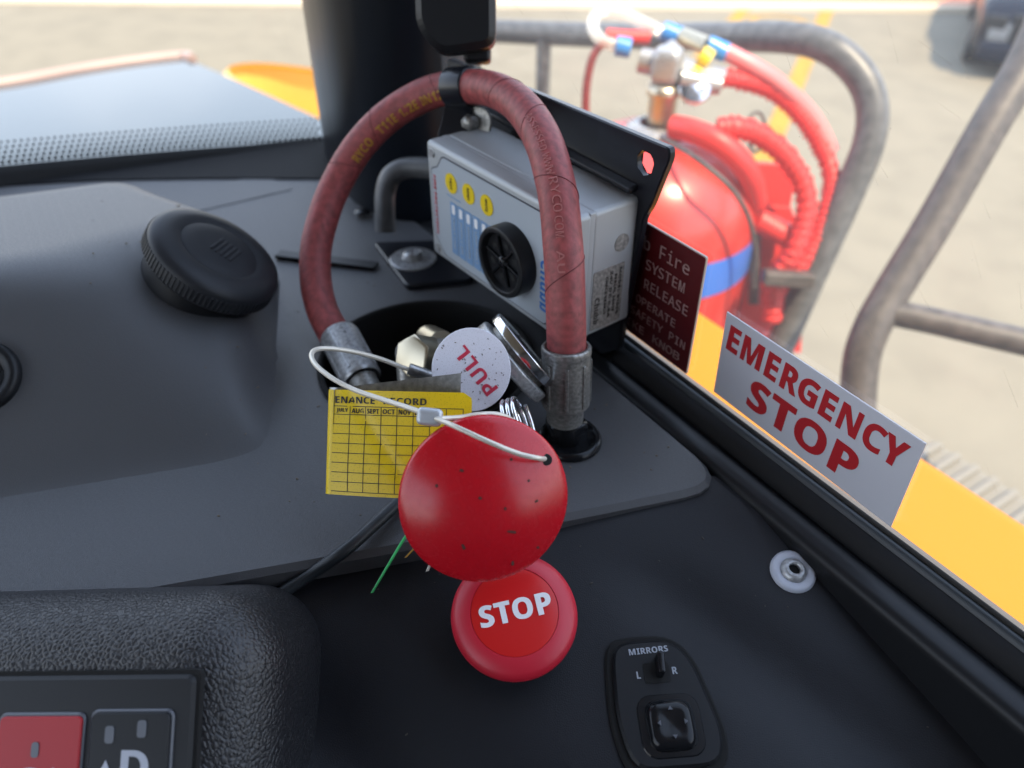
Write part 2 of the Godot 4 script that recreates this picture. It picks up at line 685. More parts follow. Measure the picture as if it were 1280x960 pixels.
# ---------------------------------------------------------------- outside
func outside() -> void:
	var g := -3.1
	struct("ground", B.new().grid(8, 8, func(a: float, b: float) -> Vector3: return Vector3((a - 0.5) * 320, g, (b - 0.5) * 320)), "concrete")
	for l in [[Vector3(10.85, -3.1, -9.846), Vector3(9.782, -3.1, -9.144)], [Vector3(12.49, -3.1, -9.36), Vector3(6.186, -3.1, -5.005)]]:
		var d: Vector3 = (l[1] - l[0]).normalized()
		var s := d.cross(Vector3.UP) * 0.11
		var e0: Vector3 = l[0] - d * 1.2 + Vector3(0, 0.004, 0)
		var e1: Vector3 = l[1] + d * 1.6 + Vector3(0, 0.004, 0)
		solo("painted_line", "faded yellow bay line %s" % ("nearer the black car" if l[1].x < 8 else "behind the red cylinder's valve, farther from the car"), "road marking", l[0], B.new().quad(e0 - s, e0 + s, e1 + s, e1 - s), "line_yellow", "yellow bay lines on the concrete")
	var tc := Vector3(11.05, -3.1, -9.194)
	var td := (Vector3(12.49, -3.1, -9.36) - Vector3(6.186, -3.1, -5.005)).normalized()
	var tx := Transform3D(Basis(td.cross(Vector3.UP), td, Vector3.UP), tc + Vector3(0, 0.004, 0))
	solo("painted_oval", "faded yellow oval painted on the concrete between the two bay lines", "road marking", tc, B.new().plate(circle(0.5, 24), tx * Transform3D(Basis.from_scale(Vector3(1.0, 0.7, 1)), Vector3.ZERO), 0.002, 0.0, circle(0.34, 24)), "line_yellow")
	# a red-orange walkway with a pale kerb far across the yard
	var k0 := Vector3(11.98, -3.1, -9.54)
	var k1 := Vector3(14.21, -3.1, -7.982)
	var kd := (k1 - k0).normalized()
	var kb := kd.cross(Vector3.UP)
	if kb.dot(k0) < 0:
		kb = -kb
	var kx := Transform3D(Basis(kd, Vector3.UP, kd.cross(Vector3.UP)), k0)
	struct("kerb", B.new().box(kx.translated(Vector3(0, 0.03, 0)), Vector3(30, 0.12, 0.18), 0.02), "kerb_pale")
	struct("walkway", B.new().box(kx.translated(Vector3(0, 0.01, 0) + kb * 1.3), Vector3(30, 0.1, 2.4), 0.02), "path_orange")
	fender()
	extinguisher()
	rails()
	engine_hood()
	car()


func fender() -> void:
	var o := thing("machine_deck", "bright yellow painted deck of the machine running below the side window", "deck", Vector3(0.45, -0.45, -0.4))
	var b := B.new()
	# cross-section in x, y swept along z
	var prof := [Vector2(0.305, -0.40), Vector2(0.345, -0.45), Vector2(0.345, -0.45), Vector2(0.54, -0.452), Vector2(0.553, -0.456), Vector2(0.559, -0.467), Vector2(0.56, -0.48), Vector2(0.56, -0.62)]
	var pr := []
	for p in prof:
		pr.append(p)
	b.grid(1, pr.size() - 1, func(a: float, c: float) -> Vector3:
		var q: Vector2 = pr[int(round(c * (pr.size() - 1)))]
		return Vector3(q.x, q.y, lerpf(-0.95, 0.7, a)))
	part(o, "deck_plate", b, "machine_yellow")
	var s := thing("added_grating", "dull grey slatted platform added for the dark patch low beside the yellow deck", "step", Vector3(0.78, -0.78, -0.1))  # added platform: supplies the dark patch that no cast shadow makes here
	part(s, "added_base_plate", B.new().box(Transform3D(Basis(), Vector3(0.82, -0.815, 0.1)), Vector3(0.42, 0.02, 1.0), 0.006), "added_grating_grey")
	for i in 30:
		part(s, "slat", B.new().box(Transform3D(Basis(), Vector3(0.82, -0.802, -0.385 + i * 0.03)), Vector3(0.41, 0.012, 0.012), 0.003, 2), "added_grating_grey")


func extinguisher() -> void:
	var c := Vector3(0.7696, -0.3802, -0.8126)
	var o := thing("fire_suppression_cylinder", "large red fire suppression cylinder with a blue band standing outside the window", "fire extinguisher", Vector3(c.x, -0.72, c.z))
	var xf := Transform3D(Basis(), Vector3(c.x, 0, c.z))
	var R := 0.16
	var prof := [Vector2(0, -0.68), Vector2(R - 0.01, -0.68), Vector2(R, -0.67), Vector2(R, -0.51)]
	for i in 13:
		var a := PI / 2 * i / 12.0
		prof.append(Vector2(0.03 + (R - 0.03) * cos(a), -0.51 + 0.118 * sin(a)))
	part(o, "cylinder", B.new().lathe(prof, xf, 64), "red_paint")
	part(o, "blue_band", B.new().lathe([Vector2(R + 0.001, -0.586), Vector2(R + 0.0016, -0.585), Vector2(R + 0.0016, -0.531), Vector2(R + 0.001, -0.53)], xf, 64), "blue_band")
	part(o, "neck_collar", B.new().lathe([Vector2(0.05, -0.402), Vector2(0.05, -0.392), Vector2(0.04, -0.385), Vector2(0.03, -0.384)], xf, 40), "zinc")
	part(o, "neck", B.new().lathe([Vector2(0.02, -0.4), Vector2(0.02, -0.345), Vector2(0.024, -0.344), Vector2(0.024, -0.33), Vector2(0.0, -0.328)], xf, 32), "brass")
	var v := part(o, "valve", B.new().box(Transform3D(Basis(Vector3.UP, 0.6), Vector3(c.x, -0.305, c.z)), Vector3(0.042, 0.05, 0.042), 0.014).tube(PackedVector3Array([Vector3(0.7589, -0.307, -0.8572), Vector3(0.8332, -0.323, -0.7649)]), 0.017, 14).tube(PackedVector3Array([Vector3(0.7975, -0.2937, -0.8448), Vector3(0.7951, -0.3371, -0.761)]), 0.014, 14), "zinc")
	for q in [[Vector3(0.7303, -0.2884, -0.8776), Vector3(0.7461, -0.291, -0.8651), "blue_fitting"], [Vector3(0.8065, -0.2768, -0.8699), Vector3(0.8264, -0.284, -0.8506), "blue_fitting"], [Vector3(0.8297, -0.2848, -0.8025), Vector3(0.8483, -0.2935, -0.7826), "blue_fitting"], [Vector3(0.823, -0.2818, -0.8472), Vector3(0.8333, -0.287, -0.8057), "brass"], [Vector3(0.8102, -0.2925, -0.7928), Vector3(0.8183, -0.2993, -0.7813), "yellow_dot"], [Vector3(0.7887, -0.3131, -0.7874), Vector3(0.7957, -0.3182, -0.7782), "yellow_dot"], [Vector3(0.7755, -0.3182, -0.7911), Vector3(0.8186, -0.3251, -0.7573), "zinc"]]:
		var pth := PackedVector3Array([q[0], q[1]])
		part(o, "fitting", B.new().tube(pth, 0.0135 if q[2] != "brass" else 0.012, 12), q[2], v)
	part(o, "lever", B.new().tube(smooth_path([Vector3(0.7306, -0.2796, -0.9006), Vector3(0.7554, -0.2814, -0.8831), Vector3(0.781, -0.2814, -0.8669)]), 0.0095, 12), "red_plastic", v)
	part(o, "gauge", B.new().lathe([Vector2(0, -0.006), Vector2(0.02, -0.006), Vector2(0.022, 0.004), Vector2(0.02, 0.009), Vector2(0.0, 0.01)], axis(Vector3(0.787, -0.3303, -0.7726), VIEW), 24), "chrome", v)
	part(o, "handle_lever", B.new().tube(smooth_path([Vector3(0.7746, -0.3299, -0.7959), Vector3(0.7822, -0.3371, -0.7692), Vector3(0.8022, -0.3311, -0.7621)]), 0.005, 8), "plastic_black", v)
	part(o, "bracket_foot", B.new().box(Transform3D(Basis(), Vector3(c.x, -0.7, c.z)), Vector3(0.36, 0.035, 0.36), 0.006), "red_plastic")
	part(o, "retaining_strap", B.new().tube(smooth_path([Vector3(0.7336, -0.3854, -0.7705), Vector3(0.7171, -0.3848, -0.6688), Vector3(0.752, -0.4275, -0.6296), Vector3(0.7929, -0.5051, -0.6218), Vector3(0.802, -0.5692, -0.6169)]), 0.0035, 8), "rail_brown")
	# hoses outside
	var loop := solo("clear_hose", "short loop of clear reinforced hose above the red cylinder's valve", "hose", Vector3(0.7369, -0.2722, -0.9335), B.new().tube(smooth_path([Vector3(0.7322, -0.2884, -0.8764), Vector3(0.716, -0.2823, -0.8923), Vector3(0.719, -0.269, -0.9178), Vector3(0.749, -0.2596, -0.9375), Vector3(0.7733, -0.2614, -0.9204), Vector3(0.7885, -0.2697, -0.8879), Vector3(0.8088, -0.2804, -0.8651)]), 0.0085, 12), "plastic_clear")
	loop.set_meta("label", "short loop of clear reinforced hose above the red cylinder's valve")
	solo("thin_hose", "thin dark red hose dropping left from the cylinder's valve", "hose", Vector3(0.7046, -0.3262, -0.9041), B.new().tube(smooth_path([Vector3(0.7333, -0.2867, -0.8923), Vector3(0.7152, -0.2937, -0.8973), Vector3(0.7084, -0.3217, -0.9058), Vector3(0.7116, -0.3754, -0.9143), Vector3(0.7275, -0.454, -0.9216)]), 0.006, 12), "hose_red")
	solo("pink_hose", "pale pink sleeved hose leaving the blue fitting right of the valve", "hose", Vector3(0.8693, -0.3143, -0.75), B.new().tube(smooth_path([Vector3(0.8472, -0.2918, -0.7849), Vector3(0.8722, -0.3074, -0.7545), Vector3(0.9048, -0.3304, -0.7275), Vector3(0.9449, -0.3723, -0.6932), Vector3(0.9607, -0.4162, -0.6576)]), 0.0115, 14), "pink_sleeve")
	var spiral_hose := func(label: String, pts: Array, r: float) -> void:
		var path := smooth_path(pts, 0.003)
		var hz := thing("fire_hose", label, "hose", pts[0], "red spiral-wrapped hoses beside the red cylinder")
		part(hz, "hose", B.new().tube(path, r, 14), "red_plastic")
		var hel := PackedVector3Array()
		var nn := Vector3.UP
		for i in path.size():
			var t := (path[mini(i + 1, path.size() - 1)] - path[maxi(i - 1, 0)]).normalized()
			if i == 0:
				nn = t.cross(Vector3(0.3, 0.8, 0.4)).normalized()
			nn = (nn - t * nn.dot(t)).normalized()
			var a := i * 0.003 / 0.016 * TAU
			hel.append(path[i] + (nn * cos(a) + t.cross(nn) * sin(a)) * r)
		part(hz, "spiral_wrap", B.new().tube(hel, 0.0035, 6), "red_plastic")
	spiral_hose.call("upper red hose arching from the valve over to the right", [Vector3(0.8229, -0.3187, -0.7755), Vector3(0.8598, -0.326, -0.7602), Vector3(0.9008, -0.3406, -0.7356), Vector3(0.9313, -0.3705, -0.7035), Vector3(0.95, -0.4117, -0.6685), Vector3(0.9474, -0.4477, -0.6368), Vector3(0.9189, -0.4927, -0.6133), Vector3(0.8907, -0.5381, -0.6043), Vector3(0.8626, -0.5704, -0.6073)], 0.0115)
	spiral_hose.call("lower red hose curving down beside the red cylinder's shoulder", [Vector3(0.7812, -0.3644, -0.7146), Vector3(0.8064, -0.3644, -0.6985), Vector3(0.8488, -0.3844, -0.683), Vector3(0.8821, -0.418, -0.6608), Vector3(0.8934, -0.4528, -0.6364), Vector3(0.8848, -0.4927, -0.62), Vector3(0.8634, -0.5332, -0.6112), Vector3(0.8518, -0.5658, -0.6184), Vector3(0.8458, -0.6327, -0.6054)], 0.0135)
	spiral_hose.call("straight red hose running down behind the lower curved hose", [Vector3(0.96, -0.4563, -0.6359), Vector3(0.9504, -0.4897, -0.626), Vector3(0.9264, -0.5293, -0.6198), Vector3(0.898, -0.5759, -0.6097), Vector3(0.8775, -0.6287, -0.6039), Vector3(0.8609, -0.6782, -0.5988)], 0.011)
	# frame behind the cylinder
	var fr := thing("hose_rack", "red metal rack and clamps holding the hoses beside the cylinder", "rack", Vector3(0.8641, -0.6003, -0.6389))
	part(fr, "side_plate", B.new().plate(PackedVector2Array([Vector2(-0.03, -0.12), Vector2(0.075, -0.12), Vector2(0.055, 0.05), Vector2(0.02, 0.11), Vector2(-0.03, 0.11)]), frame(Vector3(0.8948, -0.6062, -0.674), Vector3(-0.5, 0.2, 0.6)), 0.01, 0.002), "red_plastic")
	part(fr, "lug", B.new().box(frame(Vector3(0.911, -0.4775, -0.7077), Vector3(-0.5, 0.2, 0.6)), Vector3(0.06, 0.075, 0.02), 0.004), "red_plastic")
	part(fr, "roller", B.new().tube(PackedVector3Array([Vector3(0.8552, -0.5017, -0.6757), Vector3(0.8838, -0.52, -0.6405)]), 0.017, 16), "red_plastic")
	part(fr, "clamp", B.new().box(frame(Vector3(0.8403, -0.5533, -0.5922), Vector3(-0.5, 0.2, 0.6)), Vector3(0.07, 0.02, 0.03), 0.004), "rail_brown")
	part(fr, "dark_bar", B.new().tube(PackedVector3Array([Vector3(0.8773, -0.4873, -0.705), Vector3(0.8522, -0.6299, -0.649)]), 0.008, 10), "rail_brown")
	part(fr, "hose_ring", B.new().tube(smooth_path([Vector3(0.8147, -0.3661, -0.6916), Vector3(0.8231, -0.3526, -0.6988), Vector3(0.8333, -0.3476, -0.6969), Vector3(0.8451, -0.3595, -0.6935), Vector3(0.8472, -0.3818, -0.6865), Vector3(0.8296, -0.3973, -0.6833), Vector3(0.8171, -0.385, -0.6877)]), 0.0022, 8), "rail_brown")
	part(fr, "shoulder_pad", B.new().tube(smooth_path([Vector3(0.7536, -0.3733, -0.769), Vector3(0.7624, -0.3722, -0.7344), Vector3(0.7806, -0.383, -0.6977), Vector3(0.8114, -0.4188, -0.675), Vector3(0.8446, -0.4747, -0.6773)]), 0.016, 14), "red_plastic")


func rails() -> void:
	var p := smooth_path([Vector3(0.8094, -0.4037, -1.518), Vector3(0.8684, -0.3834, -1.349), Vector3(0.936, -0.3573, -1.149), Vector3(0.9442, -0.3074, -0.8892), Vector3(0.953, -0.2849, -0.7691), Vector3(0.9649, -0.2857, -0.7156), Vector3(0.9795, -0.3053, -0.673), Vector3(0.9857, -0.3389, -0.6381), Vector3(0.9776, -0.3837, -0.6167), Vector3(0.9567, -0.4396, -0.6084), Vector3(0.9139, -0.529, -0.5979), Vector3(0.8695, -0.6477, -0.5914), Vector3(0.8298, -0.7486, -0.5835), Vector3(0.7807, -0.9137, -0.5822)], 0.01)
	var o := thing("guard_rail", "grey tubular guard rail bending round behind the red cylinder", "railing", p[0])
	part(o, "rail", B.new().tube(p, 0.0215, 20), "rail_grey")
	part(o, "post", B.new().tube(PackedVector3Array([Vector3(0.888, -0.378, -1.281), Vector3(0.8821, -0.488, -1.273), Vector3(0.8818, -0.6185, -1.273)]), 0.014, 14), "rail_grey")
	o = thing("stair_rail", "brownish grey stair handrail with a side branch at the far right", "railing", Vector3(0.9298, -0.3983, -0.4681))
	part(o, "handrail", B.new().tube(smooth_path([Vector3(1.225, -0.0091, -0.5656), Vector3(1.112, -0.1581, -0.5143), Vector3(1.044, -0.254, -0.4836), Vector3(0.9806, -0.329, -0.4698), Vector3(0.9101, -0.4255, -0.4555), Vector3(0.8439, -0.5073, -0.4444), Vector3(0.8163, -0.5416, -0.4377), Vector3(0.8001, -0.5793, -0.4282), Vector3(0.788, -0.6484, -0.402), Vector3(0.7838, -0.7594, -0.362)], 0.01), 0.0225, 20), "rail_brown")
	part(o, "branch_rail", B.new().tube(smooth_path([Vector3(0.8304, -0.5231, -0.4429), Vector3(0.861, -0.5227, -0.3967), Vector3(0.8948, -0.5239, -0.344), Vector3(0.9263, -0.5245, -0.2932), Vector3(0.9804, -0.5259, -0.2123)], 0.01), 0.0165, 16), "rail_brown")


func engine_hood() -> void:
	var o := thing("engine_hood", "glossy blue grey engine hood with a pink orange rim beyond the windscreen", "engine hood", Vector3(0.2, -0.8, -2.6))
	var rim := [Vector3(-1.052, -0.8, -3.331), Vector3(-0.4673, -0.8, -3.231), Vector3(-0.0215, -0.8, -3.171), Vector3(0.2853, -0.8, -3.205), Vector3(0.5858, -0.8, -3.182), Vector3(0.6725, -0.8, -2.781), Vector3(0.7713, -0.8, -2.267), Vector3(0.5786, -0.8, -1.653), Vector3(-0.8496, -0.8, -2.242)]
	var poly := PackedVector2Array()
	for q in rim:
		poly.append(Vector2(q.x, q.z))
	var xf := Transform3D(Basis(Vector3(1, 0, 0), Vector3(0, 0, 1), Vector3(0, 1, 0)), Vector3(0, -0.9, 0))
	part(o, "hood_panel", B.new().plate(poly, xf, 0.1, 0.01), "hood_blue")
	var e := PackedVector3Array([rim[0], rim[1], rim[2], rim[3], rim[4], rim[4].lerp(rim[5], 0.15)])
	part(o, "rim_strip", B.new().tube(smooth_path(Array(e), 0.03), 0.02, 10), "hood_edge")
	var w := thing("front_fender", "yellow front mudguard right of the engine hood beyond the windscreen", "mudguard", Vector3(0.9, -0.95, -2.6))
	var pl := PackedVector2Array()
	for q in [Vector3(0.7668, -0.95, -3.533), Vector3(0.8811, -0.95, -3.573), Vector3(1.012, -0.95, -3.489), Vector3(1.271, -0.95, -3.104), Vector3(1.081, -0.95, -2.293), Vector3(0.7634, -0.95, -1.915), Vector3(0.7291, -0.95, -2.791)]:
		pl.append(Vector2(q.x, q.z))
	part(w, "fender_top", B.new().plate(soften(Array(pl), 0.12), Transform3D(xf.basis, Vector3(0, -1.2, 0)), 0.25, 0.03), "fender_yellow")


func car() -> void:
	var base := Vector3(11.29, -3.1, -5.003)
	var h := (Vector3(0, -3.1, 0) - base)
	h.y = 0
	h = h.normalized().rotated(Vector3.UP, 0.12)
	var xf := Transform3D(Basis(h.cross(Vector3.UP) * -1.0, Vector3.UP, h), base)   # x across, z towards the front
	var o := thing("parked_car", "dark blue parked car with a slatted grille at the top right corner", "car", base)
	# body: loft of cross-sections along z
	var st := [[0.0, 0.80, 0.24, 0.68], [-0.08, 0.88, 0.2, 0.8], [-0.35, 0.93, 0.2, 0.95], [-1.3, 0.93, 0.22, 1.05], [-2.6, 0.94, 0.22, 1.08], [-4.0, 0.93, 0.22, 1.1], [-4.5, 0.88, 0.26, 1.05], [-4.6, 0.8, 0.35, 0.95]]
	part(o, "body", B.new().grid(st.size() - 1, 24, func(a: float, b: float) -> Vector3:
		var s: Array = st[int(round(a * (st.size() - 1)))]
		var t := b * TAU
		var cx := signf(cos(t)) * pow(absf(cos(t)), 0.35)
		var cy := signf(sin(t)) * pow(absf(sin(t)), 0.35)
		return xf * Vector3(cx * s[1], lerpf(s[2], s[3], cy * 0.5 + 0.5), s[0])), "car_paint")
	part(o, "cabin", B.new().box(xf * Transform3D(Basis(), Vector3(0, 1.3, -2.7)), Vector3(1.5, 0.7, 2.9), 0.28, 4), "car_dark")
	part(o, "bumper", B.new().box(xf * Transform3D(Basis(), Vector3(0, 0.33, 0.0)), Vector3(1.68, 0.26, 0.2), 0.08, 4), "car_paint")
	part(o, "grille", B.new().box(xf * Transform3D(Basis(), Vector3(0, 0.62, 0.0)), Vector3(1.06, 0.34, 0.08), 0.02), "car_dark")
	for i in 6:
		part(o, "grille_slat", B.new().box(xf * Transform3D(Basis(), Vector3(0, 0.5 + i * 0.052, 0.045)), Vector3(1.0, 0.016, 0.02), 0.004, 2), "cap_black")
	for k in 4:
		part(o, "emblem_ring", B.new().lathe(_ring(0.05, 0.006), xf * Transform3D(Basis(Vector3.RIGHT, PI / 2), Vector3(-0.15 + k * 0.1, 0.66, 0.062)), 20), "chrome")
	for s in [-1, 1]:
		part(o, "headlight", B.new().box(xf * Transform3D(Basis(Vector3.UP, s * 0.25), Vector3(s * 0.71, 0.68, -0.03)), Vector3(0.26, 0.16, 0.1), 0.03), "car_dark")
		for z in [-0.85, -3.6]:
			var w := part(o, "wheel", B.new().lathe([Vector2(0.2, -0.1), Vector2(0.33, -0.1), Vector2(0.35, -0.07), Vector2(0.35, 0.07), Vector2(0.33, 0.1), Vector2(0.2, 0.1)], xf * Transform3D(Basis(Vector3.FORWARD, PI / 2), Vector3(s * 0.84, 0.35, z)), 28), "tyre")
			part(o, "rim", B.new().lathe([Vector2(0, -0.08), Vector2(0.2, -0.09), Vector2(0.2, 0.09), Vector2(0, 0.08)], xf * Transform3D(Basis(Vector3.FORWARD, PI / 2), Vector3(s * 0.85, 0.35, z)), 20), "lens_grey", w)


func _ring(R: float, r: float, k := 8) -> Array:
	var p := []
	for i in k + 1:
		p.append(Vector2(R + r * cos(i * TAU / k), r * sin(i * TAU / k)))
	return p


# ---------------------------------------------------------------- cab
func cab_shell() -> void:
	var bx := func(lo: Vector3, hi: Vector3, r := 0.01) -> B:
		return B.new().box(Transform3D(Basis(), (lo + hi) / 2), hi - lo, r)
	struct("cab_floor", bx.call(Vector3(-1.35, -1.35, -0.95), Vector3(0.3, -1.25, 0.85)), "floor_mat")
	struct("cab_roof", bx.call(Vector3(-1.45, 0.62, -1.05), Vector3(0.36, 0.74, 0.95)), "roof_lining")
	struct("cab_wall_rear", bx.call(Vector3(-1.35, -1.25, 0.8), Vector3(0.3, 0.62, 0.86)), "cab_trim")
	struct("cab_wall_left", bx.call(Vector3(-1.4, -1.25, -0.9), Vector3(-1.34, -0.25, 0.85)), "cab_trim")
	struct("cab_wall_front", bx.call(Vector3(-1.35, -1.25, -0.98), Vector3(0.3, -0.52, -0.9)), "cab_trim")
	struct("cab_wall_right", bx.call(Vector3(0.285, -1.25, -0.9), Vector3(0.315, -0.335, 0.85)), "cab_trim")
	for q in [Vector3(-1.36, 0, -0.9), Vector3(-1.36, 0, 0.82), Vector3(0.28, 0, 0.82)]:
		struct("cab_post", bx.call(q + Vector3(-0.04, -0.3, -0.04), q + Vector3(0.04, 0.62, 0.04), 0.02), "pillar_black")
	# right front pillar with its inner trim
	var o := thing("front_pillar", "glossy blue black front corner pillar between windscreen and side window", "pillar", Vector3(0.27, -0.3, -0.66))
	var plan := soften([Vector2(0.2655, -0.80), Vector2(0.238, -0.70), Vector2(0.229, -0.625), Vector2(0.246, -0.572), Vector2(0.292, -0.552), Vector2(0.36, -0.60), Vector2(0.36, -0.82)], 0.035, 5)
	var rows := plan.size()
	part(o, "post", B.new().grid(rows, 6, func(a: float, b: float) -> Vector3:
		var q: Vector2 = plan[int(round(a * rows)) % rows]
		return Vector3(q.x, lerpf(-0.303, 0.63, b), q.y)), "pillar_black")
	part(o, "trim_screw", B.new().lathe([Vector2(0, 0.003), Vector2(0.006, 0.002), Vector2(0.007, 0)], axis(Vector3(0.226, -0.299, -0.6), Vector3.UP), 16), "gloss_black")
	# windscreen: curved pane, dotted border, rubber gasket
	var zs := func(x: float) -> float: return -0.785 - 0.12 * (1.0 - pow(clampf((0.2655 - x) / 0.8 - 1.0, -1.0, 1.0), 2.0))
	var ys := func(x: float) -> float: return -0.302 + 0.05 * clampf((0.2655 - x) / 0.8, 0.0, 1.0) * 0.6
	o = thing("windscreen", "curved windscreen with a dotted border above a black gasket", "windscreen", Vector3(-0.5, -0.3, -0.85))
	part(o, "pane", B.new().grid(24, 2, func(a: float, b: float) -> Vector3:
		var x := lerpf(0.268, -1.33, a)
		return Vector3(x, lerpf(ys.call(x) - 0.01, 0.63, b), zs.call(x) - 0.01)), "glass")
	var g := B.new()
	g.grid(24, 4, func(a: float, b: float) -> Vector3:
		var x := lerpf(0.275, -1.33, a)
		var t := b * 4.0
		var off: Array = [[-0.05, 0.045], [-0.035, 0.045], [-0.002, 0.008], [0.001, -0.006], [-0.002, -0.008]][int(round(t))]
		return Vector3(x, ys.call(x) + off[0], zs.call(x) + off[1]))
	part(o, "gasket", g, "deep_black")
	# dotted ceramic border: more than three hundred dots, one mesh
	var dots := B.new()
	for row in 5:
		var y0 := 0.003 + row * 0.0048
		var r := 0.0024 - row * 0.00024
		var k := 0
		while k < 150:
			var x := 0.262 - (k + 0.5 * (row % 2)) * 0.0056
			var c := Vector3(x, ys.call(x) + y0, zs.call(x) - 0.0085)
			for i in 6:
				var p := c + Vector3(cos(i * TAU / 6), sin(i * TAU / 6), 0) * r
				var q := c + Vector3(cos((i + 1) * TAU / 6), sin((i + 1) * TAU / 6), 0) * r
				dots.tri(c, p, q)
			k += 1
	var dm := part(o, "border_dot", dots, "frit")
	dm.set_meta("kind", "stuff")
	# side window: pane, seal and sill
	o = thing("side_window", "fixed right side window pane above a black rubber sill", "window", Vector3(0.29, -0.3, 0.1))
	part(o, "pane", B.new().quad(Vector3(0.291, -0.297, -0.56), Vector3(0.291, -0.297, 0.79), Vector3(0.291, 0.63, 0.79), Vector3(0.291, 0.63, -0.56)), "dusty_glass")
	var marks := B.new()
	for i in 230:
		var p := Vector3(0.2903, rng.randf_range(-0.24, 0.1), rng.randf_range(-0.5, 0.02))
		var l := rng.randf_range(0.002, 0.02)
		var an := rng.randfn(0.75, 0.25)
		var d := Vector3(0, sin(an), -cos(an)) * l
		var w := Vector3(0, cos(an), sin(an)) * rng.randf_range(0.00004, 0.0001)
		if i % 4 == 0:
			d = d.normalized() * rng.randf_range(0.0002, 0.0006)
			w = w.normalized() * d.length() * 0.7
		marks.quad(p - w, p + d - w * 0.4, p + d + w * 0.4, p + w)
	part(o, "scratches_and_specks", marks, "glass_mark").set_meta("kind", "stuff")
	var sweep := func(prof: Array) -> B:
		return B.new().grid(1, prof.size() - 1, func(a: float, c: float) -> Vector3:
			var q: Vector2 = prof[int(round(c * (prof.size() - 1)))]
			return Vector3(q.x, q.y, lerpf(-0.58, 0.79, a)))
	part(o, "sill", sweep.call([Vector2(0.262, -0.345), Vector2(0.262, -0.309), Vector2(0.2635, -0.3045), Vector2(0.267, -0.3025), Vector2(0.274, -0.302), Vector2(0.279, -0.304), Vector2(0.28, -0.31)]), "plastic_black")
	part(o, "inner_seal", sweep.call([Vector2(0.279, -0.312), Vector2(0.2795, -0.302), Vector2(0.2815, -0.297), Vector2(0.2845, -0.2945), Vector2(0.288, -0.2935), Vector2(0.2905, -0.295)]), "rubber")
	part(o, "seal_lip", sweep.call([Vector2(0.2862, -0.2938), Vector2(0.2872, -0.2915), Vector2(0.289, -0.2905), Vector2(0.2906, -0.2912)]), "cable")
	part(o, "outer_seal", sweep.call([Vector2(0.2915, -0.2885), Vector2(0.296, -0.29), Vector2(0.3, -0.296), Vector2(0.301, -0.335)]), "seal_tan")
	# black unit hanging on the pillar
	o = thing("pillar_unit", "black plastic box hanging on the pillar above the hose clamp", "box", Vector3(0.2644, -0.1114, -0.4807))
	var fx := frame(Vector3(0.2644, -0.1114, -0.4807), Vector3(-0.5, 0.35, 0.78))
	part(o, "housing", B.new().plate(soften([Vector2(-0.025, 0.08), Vector2(-0.025, -0.019), Vector2(-0.011, -0.035), Vector2(0.025, -0.03), Vector2(0.025, 0.08)], 0.008), fx, 0.025, 0.004), "plastic_black")
	part(o, "bracket_arm", B.new().box(at(fx, 0.012, -0.022, -0.012), Vector3(0.018, 0.03, 0.026), 0.003), "plastic_black")
	# grey tube handle at the pillar's foot
	var hp := smooth_path([Vector3(0.2172, -0.2853, -0.5302), Vector3(0.2208, -0.2689, -0.5356), Vector3(0.2253, -0.2556, -0.5405), Vector3(0.2321, -0.2445, -0.5405), Vector3(0.243, -0.2384, -0.5332), Vector3(0.2626, -0.2343, -0.5034)], 0.003)
	solo("grab_handle", "bent grey metal tube at the foot of the pillar", "handle", hp[0], B.new().tube(hp, 0.0082, 16), "rail_grey")


# the raised instrument binnacle on the left of the dashboard
func hump_y(x: float, z: float) -> float:
	var p := Vector2(x, z)
	var d := (p - Vector2(-0.0682, -0.3907)).dot(Vector2(0.315, -0.949))
	var front := -0.303 + 0.8 * d
	var shoulder := -0.21 - 0.319 * (x + 0.0338) - 0.4216 * (z + 0.5016)
	var top := -0.2235 - 0.11 * (x + 0.0338) + 0.11 * (z + 0.5016)
	var edge := 0.076 + 0.37 * clampf(-0.40 - z, -0.1, 0.13) - 0.35 * maxf(-0.57 - z, 0.0)
	var right := -0.303 + lerpf(2.0, 1.6, clampf((-0.5 - z) / 0.12, 0.0, 1.0)) * (edge - x)
	var back := -0.303 + 1.2 * (z + 0.72)
	var k := 0.02
	var y := _smin(_smin(_smin(front, shoulder, k), top, k), _smin(right, back, k), k * 1.2)
	return -_smin(-y, 0.303, 0.012)

func _smin(a: float, b: float, k: float) -> float:
	var h := maxf(k - absf(a - b), 0.0) / k
	return minf(a, b) - h * h * k * 0.25


